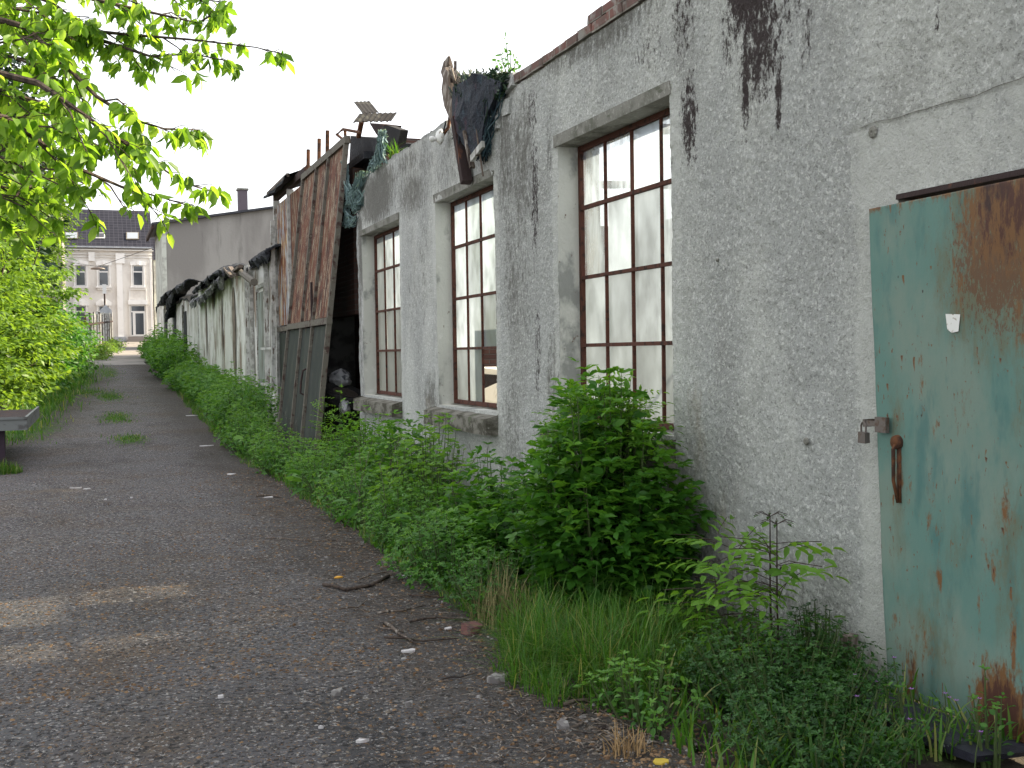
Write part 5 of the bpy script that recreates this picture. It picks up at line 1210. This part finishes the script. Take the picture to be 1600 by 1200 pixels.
# grasses
def grass(name, label, blades, hmin, hmax, seed, place, mt=M_['grass'], tip=.6, curl=.5, kind=None, cat='grass', wd=.004, tuft=0):
    rs = random.Random(seed); V = []; T = []; t = []
    for i in range(blades):
        x, y, k = place(rs); z = gz(y)+.0 if y > 14 else rh(x, y)-.01
        if tuft and i % tuft == 0: tx, ty, ta = x, y, rs.random()*6.28; hk = rs.uniform(.6, 1.25)
        if tuft:
            a = rs.random()*6.28; q = rs.random()*.05; x, y = tx+math.cos(a)*q, ty+math.sin(a)*q; k *= hk; a += rs.gauss(0, .5)
        h = rs.uniform(hmin, hmax)*k; a = a if tuft else rs.random()*6.28; b = rs.uniform(.1, curl)*h; dx, dy = math.cos(a), math.sin(a); w2 = wd*rs.uniform(.6, 1.3)
        px, py = -dy*w2, dx*w2; n = len(V); col = min(1, max(0, rs.gauss(.4, .18))); col = 1. if rs.random() < .07 else col
        for f, s_ in ((0, 1), (.4, .85), (.75, .6)):
            cx, cy, cz = x+dx*b*f*f, y+dy*b*f*f, z+h*(f-.18*f*f*(b/h)*2)
            V += [(cx-px*s_, cy-py*s_, cz), (cx+px*s_, cy+py*s_, cz)]; t += [col]*2
        V.append((x+dx*b, y+dy*b, z+h*(1-.36*b/h))); t.append(col)
        T += [(n, n+1, n+3), (n, n+3, n+2), (n+2, n+3, n+5), (n+2, n+5, n+4), (n+4, n+5, n+6)]
    o = np_mesh(name, np.array(V), np.array(T), mt, None, dict(tint=t)); return tag(o, label, cat, kind='stuff')
def disc(cx, cy, rx, ry):
    def f(rs):
        a = rs.random()*6.283; q = math.sqrt(rs.random()); return cx+math.cos(a)*q*rx, cy+math.sin(a)*q*ry, 1.15-.6*q*q
    return f
grass('long_grass', 'tall fine green grass before the largest bush', 7000, .18, .42, 1, disc(2.46, 5.35, .46, .72), curl=1.6, wd=.0026, tuft=34)
grass('long_grass', 'fine grass between the herbs and the foreground weeds', 1600, .10, .3, 2, disc(2.1, 5.0, .3, .6), curl=1.3, wd=.0026, tuft=22)
def strip(rs):
    y = 6+24*rs.random()**1.3; return road_right(y)+wob(y)-.05+abs(rs.gauss(0, .12)), y, rs.uniform(.3, 1)
grass('verge_grass', 'short grass along the foot of the weeds on the right lane edge', 4200, .05, .2, 3, strip, curl=.9, wd=.004)
def patches(rs):
    px, py, sx, sy = rs.choice(GP); return px+rs.gauss(0, sx*.45), py+rs.gauss(0, sy*.5), rs.uniform(.4, 1)
grass('lane_grass', 'tufts of grass growing in the lane surface', 5200, .03, .09, 4, patches, curl=.9, wd=.008)
def leftv(rs):
    y = 21+34*rs.random(); return road_left(y)-.35+rs.gauss(0, .35), y, rs.uniform(.4, 1)
grass('left_verge_grass', 'sunlit grass along the left lane edge before the bushes', 6500, .12, .4, 5, leftv, curl=.8, wd=.010)
grass('trailer_grass', 'grass tuft around the trailer foot', 700, .08, .25, 6, disc(-1.35, 17.2, .35, .3), curl=.8, wd=.005)
def under(rs):
    y = 3.4+30*rs.random()**1.5; return rs.uniform(2.1, 3.4), y, rs.uniform(.5, 1.)
grass('ground_herbs', 'undergrowth blades filling the weed strip by the wall', 7000, .08, .28, 7, under, curl=.9, wd=.007)
grass('wall_top_tuft', 'small green grass tuft growing on the wall top beside the roof block', 60, .12, .3, 8, lambda rs: (3.5+rs.gauss(0, .03), onX(615, 232, 3.5).y+rs.gauss(0, .06), 1), curl=.9, wd=.008)
tf = bpy.data.objects['wall_top_tuft']; tf.location.z = 4.0-.02; tf['kind'] = 'stuff'
# dry grass tuft bottom
grass('dry_grass', 'dry straw coloured grass stub at the bottom edge', 90, .05, .16, 9, disc(1.93, 3.95, .10, .07), mat('dry_straw', (.30, .20, .10), .9), curl=.9, wd=.003)
grass('dry_seed_grass', 'dry seeding grass at the lane side of the long grass', 260, .2, .42, 10, disc(2.2, 6.15, .18, .3), mat('seed_straw', (.22, .19, .09), .9), curl=.6, wd=.0025)

# sapling on the wall top
root = empty('roof_sapling', (3.55, 9.45, 3.95), 'tiny sapling growing on top of the wall against the sky', 'sapling'); lb = LB(); sm = MB(); rs = random.Random(5)
b0 = Vector((3.55, 9.45, 3.95)); 
for (x, y) in ((790, 62), (772, 92), (806, 92), (780, 78), (797, 75), (786, 100)):
    e = onX(x, y, 3.55); mid = b0.lerp(e, .5)+Vector((0, rs.uniform(-.03, .03), 0)); sm.tube([b0, mid, e], [.008, .005, .003], 4, False)
    for k in range(11):
        t = rs.uniform(.45, 1.05); p = np.array(b0.lerp(e, t))+rv(rs, .018); compound(lb, rs, p, rv(rs, 1), .048, 'simple', rs.uniform(.2, .7), .8)
lb.build('foliage', M_['leafherb'], root); sm.build('stem', M_['stem'], root)

# left side: sunlit bushes and hedge, trees behind
def crown_clumps(lb, rs, c, r, nclump, nleaf, size, clr, t0=.4, flat=.5, lay=.35):
    for i in range(nclump):
        v = unit(rv(rs)); q = rs.uniform(.2, 1.12)**.7
        cc = np.array(c)+v*np.array(r)*q*(1+.45*n2(v[0]*2, v[1]*2+v[2], 1.7, c[1]))
        tb = rs.uniform(-.3, .25)
        for k in range(nleaf):
            off = rv(rs, clr*.8)*np.array([1, 1, lay]); p = cc+off
            d = unit(off+v*.3*clr+rv(rs, clr*.4))+np.array([0, 0, -.3])
            lb.add(p, d, unit(UPV+rv(rs, flat)+v*.2), size*rs.uniform(.6, 1.3), size*rs.uniform(.5, .8), t0+tb+rs.uniform(-.2, .2))
def bush_tree(name, label, cat, base, crowns, size, mt, seed, group, nclump=90, nleaf=26, clr=.28, trunk_r=.06, simple=False, t0=.5, trunkmat=M_['bark'], flat=.5, lay=.35):
    rs = random.Random(seed); lb = LB(); root = empty(name, base, label, cat, group); tm = MB(); b = Vector(base)
    for c, r in crowns:
        crown_clumps(lb, rs, c, r, nclump, nleaf, size, clr, t0, flat, lay)
        for j in range(5):
            v = Vector((rs.uniform(-.7, .7)*r[0], rs.uniform(-.7, .7)*r[1], rs.uniform(-.2, .8)*r[2])); e = Vector(c)+v
            mid = b.lerp(e, .5)+Vector((rs.uniform(-.1, .1), rs.uniform(-.1, .1), .1))
            tm.tube([b, b.lerp(mid, .5), mid, e], [trunk_r, trunk_r*.8, trunk_r*.5, trunk_r*.15], 6, False)
    lb.build('crown', mt, root, simple or len(lb.P) > 9000); tm.build('trunk', trunkmat, root)
    return root
GL = 'sunlit bushes on the left of the lane'
bush_tree('sunlit_bush', 'nearest bright yellow green bush at the left edge behind the trailer', 'bush', (-3.4, 26.0, gz(26)), [((-3.5, 26.2, 2.9), (1.9, 1.6, 2.3)), ((-3.1, 25.4, 1.2), (1.6, 1.2, 1.2))], .15, M_['leafsun'], 1, GL, 120, 40, .25, lay=.25, t0=.55)
bush_tree('sunlit_bush', 'tall bright bush in the middle of the left row', 'bush', (-3.1, 30.5, gz(30)), [((-3.0, 30.6, 4.6), (2.1, 2.0, 2.5)), ((-2.2, 30.2, 1.7), (1.3, 1.6, 1.6))], .16, M_['leafsun'], 2, GL, 135, 40, .27, lay=.25, t0=.55)
bush_tree('sunlit_bush', 'bright bush with layered sprays reaching over the hedge end', 'bush', (-2.7, 35.0, gz(35)), [((-2.4, 35, 4.2), (1.6, 1.8, 2.3)), ((-2.0, 34.6, 2.1), (1.2, 1.6, 1.5))], .17, M_['leafsun'], 3, GL, 105, 38, .28, lay=.22, t0=.6)
bush_tree('hedge_bush', 'rounded darker green hedge bush nearest the pale fence', 'hedge', (-1.6, 42, gz(42)), [((-1.2, 42, 2.1), (.8, 3.2, 1.3))], .15, M_['leafdark'], 4, GL, 230, 26, .30, t0=.6)
bush_tree('hedge_bush', 'low dark hedge bush between bright bushes and lane', 'hedge', (-1.5, 36, gz(36)), [((-1.5, 36, 1.55), (.7, 3.0, 1.0))], .14, M_['leafdark'], 5, GL, 150, 24, .28, t0=.5)
bush_tree('hedge_bush', 'lighter hedge bush at the foot of the pale fence', 'hedge', (-1.3, 52, gz(52)), [((-1.3, 51, 2.0), (.6, 4.5, .8))], .15, M_['leafsun'], 6, GL, 140, 22, .32)
bush_tree('fence_weeds', 'low sunlit weeds at the foot of the pale slat fence', 'herb', (.5, 70, gz(70)), [((.1, 62, gz(62)+.2), (.45, 4, .5)), ((.85, 74, gz(74)+.2), (.45, 7, .45)), ((1.2, 84, gz(84)+.15), (.4, 4, .35))], .14, M_['leafsun'], 7, GL, 70, 20, .25)
GT = 'trees rising behind the left bushes'
bush_tree('dark_conifer', 'dark blue green conifer behind the cherry branches at the left edge', 'tree', (-4.3, 45, gz(44)), [((-3.9, 45, 10.2), (2.0, 2.2, 3.0)), ((-3.9, 45, 6.8), (2.5, 2.6, 2.8))], .30, M_['needle'], 8, GT, 260, 34, .5, .2, True, .4)
bush_tree('light_tree', 'soft pale green tree standing left of the town house roof', 'tree', (-3.6, 60, gz(60)), [((-2.9, 60, 9.6), (1.9, 2.0, 2.6)), ((-3.2, 60, 6.6), (1.9, 2.2, 2.4))], .20, M_['leafsun'], 9, GT, 260, 34, .5, .15, True, .35)
bush_tree('light_tree', 'tall green tree mass behind the sunlit bushes at the far left', 'tree', (-6.8, 34, gz(34)), [((-6.6, 34, 6.5), (3.0, 2.6, 3.6))], .2, M_['leafsun'], 10, GT, 260, 30, .5, .15, True, .3)
bush_tree('rose_bush', 'bush with pink blossom against the rough house wall', 'bush', (-3.6, 70, gz(70)), [((-3.5, 70, 7.0), (.6, .6, 1.2))], .16, leaf_mat('pink_blossom', (.25, .02, .04), (.35, .04, .08), (.08, .16, .04), .3), 11, GL, 30, 14, .25)
# unseen crown over the camera is added to shade the foreground from the sky
# cherry tree overhead
rs = random.Random(9); cherry = empty('cherry_tree', (-4.6, 8.6, 0), 'cherry tree whose drooping leafy branches reach in over the lane from the upper left', 'tree'); lb = LB(); tw = MB(); bk = MB()
bk.tube([(-4.6, 8.6, -.1), (-4.55, 8.55, 1.0), (-4.5, 8.5, 2.2), (-4.35, 8.4, 3.4), (-4.2, 8.3, 4.6)], [.2, .17, .155, .13, .09], 12)
BR = [([(-60, 30), (20, 38), (60, 44), (130, 47), (200, 54), (300, 62), (400, 74), (440, 84)], 7.4),
      ([(-40, 44), (60, 46), (130, 54), (180, 70), (235, 88), (300, 84), (360, 96)], 7.6),
      ([(-40, 20), (40, 42), (95, 95), (150, 150), (205, 186), (260, 202), (312, 203)], 7.0),
      ([(-60, 100), (60, 130), (110, 165), (160, 200), (220, 240), (285, 285), (345, 304)], 6.7),
      ([(-50, 138), (0, 142), (60, 160), (100, 200), (150, 226), (200, 234)], 7.9),
      ([(-60, 170), (10, 185), (60, 220), (120, 262), (190, 292), (250, 308), (298, 322)], 6.5),
      ([(-60, -60), (60, -30), (150, 0), (230, 18), (310, 36), (355, 10)], 7.2),
      ([(100, -90), (200, -40), (290, -6), (350, 4)], 7.4),
      ([(-60, 230), (0, 245), (50, 268), (95, 290), (130, 300)], 7.0),
      ([(-80, 60), (-10, 80), (50, 100), (90, 130), (110, 170)], 7.6),
      ([(-80, 0), (0, 10), (60, 20), (110, 50), (130, 100)], 8.2),
      ([(-90, 260), (-30, 280), (30, 300), (70, 310)], 7.3), ([(-90, 200), (-20, 210), (40, 235), (80, 262), (90, 300)], 7.6),
      ([(-100, -40), (-20, -20), (40, -10), (90, 10), (120, 30)], 7.0), ([(-100, 110), (-30, 118), (20, 150), (50, 190), (70, 230)], 8.0), ([(-90, 60), (-20, 70), (40, 60), (80, 70)], 7.2), ([(-90, 150), (-30, 170), (20, 190), (60, 180)], 7.4), ([(-90, 310), (-20, 300), (20, 310), (50, 290)], 7.0), ([(-90, -10), (-20, 5), (40, -5), (80, 25)], 8.0), ([(-80, 180), (-10, 205), (30, 240), (40, 290)], 8.3), ([(30, -80), (90, -50), (150, -20), (200, 10)], 7.8)]
def along(P, t):
    t = t*(len(P)-1); j = min(int(t), len(P)-2); return P[j].lerp(P[j+1], t-j)
def leafy(P, tfrom=.04, dens=.85, gap=.042):
    length = sum((P[i+1]-P[i]).length for i in range(len(P)-1)); nn = int(length/gap)
    for k in range(nn):
        t = (k+rs.random())/nn
        if t < tfrom: continue
        p = along(P, t); ahead = (along(P, min(1, t+.04))-along(P, max(0, t-.04))).normalized()
        if t < .94 and rs.random() > .60*dens: continue
        side = Vector((-ahead.z*.3, 1, 0)) if rs.random() < .5 else Vector((.2, -1, 0))
        sl = rs.uniform(.03, .2) if t < .93 else .06
        e = p+(ahead*.7+side*rs.uniform(.1, .8)+Vector((0, 0, rs.uniform(-.45, .35)))).normalized()*sl
        tw.tube([p, p.lerp(e, .6)+Vector((0, 0, .01)), e], [.0035, .0025, .0015], 3, False)
        for j in range(rs.randint(2, 6)):
            q = p.lerp(e, rs.uniform(.3, 1.05)); out = Vector((rs.gauss(0, .55), rs.gauss(0, .55), -rs.uniform(.35, 1.3)))
            lb.add(np.array(q), np.array(out), rv(rs, 1)+np.array([.3, 0, .5]), rs.uniform(.075, .125), rs.uniform(.045, .062), rs.uniform(.05, .95))
for bi, (px, Y0) in enumerate(BR):
    P = [onY(x, y, Y0+.5*math.sin(bi+k*.6)) for k, (x, y) in enumerate(px)]
    limb0 = Vector((-4.25, 8.35, 3.0+.14*(bi % 9))); midp = limb0.lerp(P[0], .55)+Vector((0, 0, .25))
    full = [limb0, midp]+P
    L = len(full); tw.tube(full, [max(.004, .034*(1-i/(L-1))**.8*(.5 if bi > 6 else .75)) for i in range(L)], 6, False)
    leafy(P, .04, 1.05 if bi < 7 else .72)
    nsec = (5 if len(P) > 6 else 4)
    for k in range(nsec):                       # side branches
        t0 = (k+rs.random())/nsec*.75
        a0 = along(P, t0); ah = (along(P, min(1, t0+.1))-a0).normalized(); ln = rs.uniform(.25, .6)*(1.15-t0)
        sd = Vector((rs.uniform(-.1, .3), rs.choice((-1, 1))*rs.uniform(.3, .9), rs.uniform(-.55, .45)))
        e = a0+(ah+sd).normalized()*ln; md = a0.lerp(e, .5)+Vector((0, 0, .015)); e.z -= ln*.15
        tw.tube([a0, md, e], [.007, .005, .003], 4, False); leafy([a0, md, e], .2, 1.1, .05)
# crown above and left, outside the picture
for i in range(120):
    c = Vector((-4.2+rs.gauss(0, 1.0), 8.3+rs.gauss(0, 1.2), 4.6+rs.gauss(0, .7)))
    if c.x > -1.9: continue
    for j in range(22):
        lb.add(np.array(c)+rv(rs, .2), rv(rs, .6)+np.array([0, 0, -.7]), rv(rs, 1), rs.uniform(.07, .12), .05, rs.random())
for i in range(260):  # added leaf clumps over the camera, dimming sky light in the foreground
    c = Vector((rs.uniform(-6.5, -.2), rs.uniform(-2.5, 5.2), rs.uniform(4.4, 6.6)))
    for j in range(26): lb.add(np.array(c)+rv(rs, .24), rv(rs, .6)+np.array([0, 0, -.7]), rv(rs, 1), rs.uniform(.08, .12), .055, rs.random())
for c in ((-5, 5, 5.6), (-3.5, 3.5, 5.4), (-2.2, 2.5, 5.5), (-5, 1.5, 5.6), (-3, .5, 5.6), (-1.2, 4.2, 5.3), (-1, 1, 5.8)):  # limbs for the added shading clumps
    tw.tube([(-4.2, 8.3, 4.6), tuple(Vector((-4.2, 8.3, 4.9)).lerp(Vector(c), .5)), c], [.06, .04, .012], 6, False)
lb.build('foliage', M_['leafcherry'], cherry); tw.build('branch', M_['bark'], cherry); bk.build('trunk', M_['bark'], cherry, True)

# ============================================================ LITTER
random.seed(91); rs = random.Random(91)
def flat(name, label, cat, px, sz, mt, h=.012, group=None, n=7, seed=0):
    g0 = None
    d = ray(*px); t = -EYE/d.z; x, y = d.x*t, d.y*t; z = rh(x, y); r_ = random.Random(seed+int(px[0]))
    m = MB(); P = [(x+math.cos(a)*sz[0]*r_.uniform(.7, 1.1), y+math.sin(a)*sz[1]*r_.uniform(.7, 1.1)) for a in np.linspace(0, 6.283, n, endpoint=False)]
    top = [(a, b, z+h+r_.uniform(0, h)) for a, b in P]; bot = [(a, b, z-.002) for a, b in P]
    c = (x, y, z+h*1.6)
    for i in range(n): m.poly([top[i], top[(i+1) % n], c]); m.quad(bot[i], bot[(i+1) % n], top[(i+1) % n], top[i])
    return tag(m.build(name, mt), label, cat, group)
M_['paper'] = mat('dirty_paper', (.5, .48, .49), .8, [dict(c=(.4, .34, .36), s=40, lo=.55, hi=.65)])
GP_ = 'scraps of paper on the lane'
for i, (p, s_, lb_) in enumerate((((640, 1018), (.075, .05), 'largest crumpled white paper scrap beside the twigs'), ((118, 765), (.12, .06), 'white scrap on the lane far left'), ((135, 766), (.08, .05), 'white scrap just right of the far left one'),
        ((345, 1098), (.025, .02), 'tiny white fleck at the lower middle of the lane'), ((565, 1166), (.05, .02), 'white sliver at the bottom edge of the lane'), ((362, 742), (.10, .12), 'white scrap at the weed edge near the gates'),
        ((420, 777), (.12, .06), 'white scrap below the herb mound'), ((165, 783), (.03, .03), 'small white fleck in the middle of the lane'), ((206, 780), (.035, .03), 'small white fleck at left of centre lane'),
        ((700, 984), (.05, .03), 'white scrap close to the brick fragment'), ((635, 905), (.07, .04), 'white scrap under the herb mound edge'), ((300, 670), (.25, .12), 'pale scrap at the bramble edge up the lane'), ((323, 704), (.2, .1), 'pale scrap by the verge below the brambles'), ((502, 1145), (.02, .012), 'smallest white fleck near the bottom centre'))):
    flat('paper_scrap', lb_, 'paper', p, (s_[0]*.6, s_[1]*.55), M_['paper'], .008, GP_)
flat('fallen_leaf', 'yellow fallen leaf on the lane', 'leaf', (529, 905), (.035, .028), mat('yellow_leaf', (.60, .30, .03), .7), .006)
flat('yellow_scrap', 'yellow scrap at the bottom edge of the picture', 'scrap', (1032, 1198), (.04, .03), mat('yellow_plastic', (.5, .36, .05), .6), .005)
p = ray(739, 990); t = -EYE/p.z; x, y = p.x*t, p.y*t; m = MB(); mm = Matrix.Translation((x, y, rh(x, y)+.03)) @ Matrix.Rotation(.5, 4, 'Z') @ Matrix.Rotation(.12, 4, 'X')
m.box(-.05, .05, -.035, .04, -.03, .022, mm, .010); tag(m.build('brick_fragment', mat('pinkish_brick', (.17, .08, .075), .9, [dict(c=(.1, .06, .06), s=30)], [(50, .5, .005)])), 'reddish brick fragment beside the grass edge', 'brick')
for i, px in enumerate(((780, 1072), (640, 1110), (525, 1090), (1170 - 290, 1145))):
    flat('flat_stone', ['flat grey stone below the grass edge', 'small grey stone left of the dark patch', 'brown stone on the lane', 'elongated grey stone near the bottom weeds'][i], 'stone', px, ((.06, .035), (.02, .015), (.03, .02), (.02, .05))[i], M_['stonelight'], .018, 'stones on the lane')
TW = [((505, 920), (540, 928), (580, 920), (608, 905)), ((600, 975), (622, 992), (650, 1008)), ((590, 960), (625, 958), (665, 948)), ((600, 1000), (660, 1004), (715, 1000)), ((560, 912), (600, 900), (640, 905)), ((415, 846), (470, 850), (560, 852)),
      ((640, 975), (690, 968), (740, 975)), ((530, 955), (560, 952), (575, 940)), ((630, 990), (600, 985), (585, 980)), ((690, 1068), (720, 1066), (745, 1060)), ((880, 1110), (915, 1104), (940, 1100)), ((400, 776), (425, 775), (440, 778)), ((640, 935), (690, 938), (735, 930)), ((1480-470, 1095), (1050-40, 1110), (1000, 1122))]
TL = ['curved bark strip with a pale left end', 'short thick twig pointing at the paper scrap', 'twig lying at the herb mound foot', 'straight twig just above the paper scrap', 'thin twig under the blue green herbs', 'long thin dark twig out on the lane',
      'twig left of the brick fragment', 'small forked twig below the bark strip', 'short pale twig crossing the thick one', 'small twig by the flat stone', 'twig at the lower weeds', 'dark stick near the far paper scrap', 'twig under the herb edge', 'short stick standing askew by the bottom weeds']
for i, pts in enumerate(TW):
    P = []
    for (x, y) in pts:
        d = ray(x, y); t = -EYE/d.z; P.append((d.x*t, d.y*t, rh(d.x*t, d.y*t)+.012))
    m = MB(); r0 = (.012, .011, .008, .007, .005, .006, .007, .006, .006, .004, .009, .015, .006, .006)[i]; m.tube([P[0], tuple((Vector(P[0])+Vector(P[1]))/2+Vector((.004, .01, .004))), P[1], P[2]] + ([P[3]] if len(P) > 3 else []), [r0]*(len(P)+1-0) if len(P) > 3 else [r0, r0, r0*.8, r0*.5], 5)
    tag(m.build('twig', M_['timber'] if i % 3 else M_['bark'], None, True), TL[i], 'twig', 'twigs scattered at the lane edge')
def twigs_place(): pass
m = MB(); r_ = random.Random(5)
for i in range(1300):
    y = 4.0+11*r_.random()**1.6; x = road_right(y)+wob(y)-.05-abs(r_.gauss(0, .38)); a = r_.random()*3.14; L = r_.uniform(.02, .13); z = rh(x, y)+.005
    m.tube([(x, y, z), (x+math.cos(a)*L*.5, y+math.sin(a)*L*.5, z+.006), (x+math.cos(a+.3)*L, y+math.sin(a+.3)*L, z)], r_.uniform(.0012, .003), 3)
tag(m.build('twig_litter', M_['timber']), 'fine brown twig litter along the weedy lane edge', 'litter', kind='stuff')
m = MB(); m.box(3.02, 3.36, 3.3, 4.1, .02, .05, jit=.02); m.v = [(v[0]-.1*(v[1]-3.7), v[1], v[2]) for v in m.v]
tag(m.build('dark_slab', mat('mottled_dark_slab', (.03, .03, .045), .5, [dict(c=(.35, .37, .4), s=9, lo=.64, hi=.68)], [(12, .7, .02)])), 'dark mottled slab on the ground at the door foot', 'slab')  # thin dark plate with pale blotches
m = MB(); m.box(3.33, 3.39, 4.42, 4.48, 0, .22, jit=.006); tag(m.build('stump_post', M_['timber']), 'short grey post stub at the wall foot beside the door', 'post')
# tiny purple flowers
root = empty('purple_wildflower', (3.05, 3.5, 0), 'weeds with tiny purple flowers in the bottom right corner', 'wildflower'); m = MB(); f_ = MB(); r_ = random.Random(8)
for i in range(14):
    x, y, h = r_.uniform(2.75, 3.3), r_.uniform(3.1, 4.0), r_.uniform(.14, .34); m.tube([(x, y, 0), (x+.01, y, h*.6), (x+r_.uniform(-.03, .03), y, h)], .0022, 4)
    c = Vector(m.v[-1]); 
    for k in range(5):
        a = k*1.257; p1 = c+Vector((math.cos(a-.4)*.007, math.sin(a-.4)*.007, .002)); p2 = c+Vector((math.cos(a)*.014, math.sin(a)*.014, .004)); p3 = c+Vector((math.cos(a+.4)*.007, math.sin(a+.4)*.007, .002)); f_.poly([c, p1, p2, p3])
m.build('stem', M_['stem'], root); f_.build('blossom', mat('purple_petal', (.30, .12, .42), .6), root)
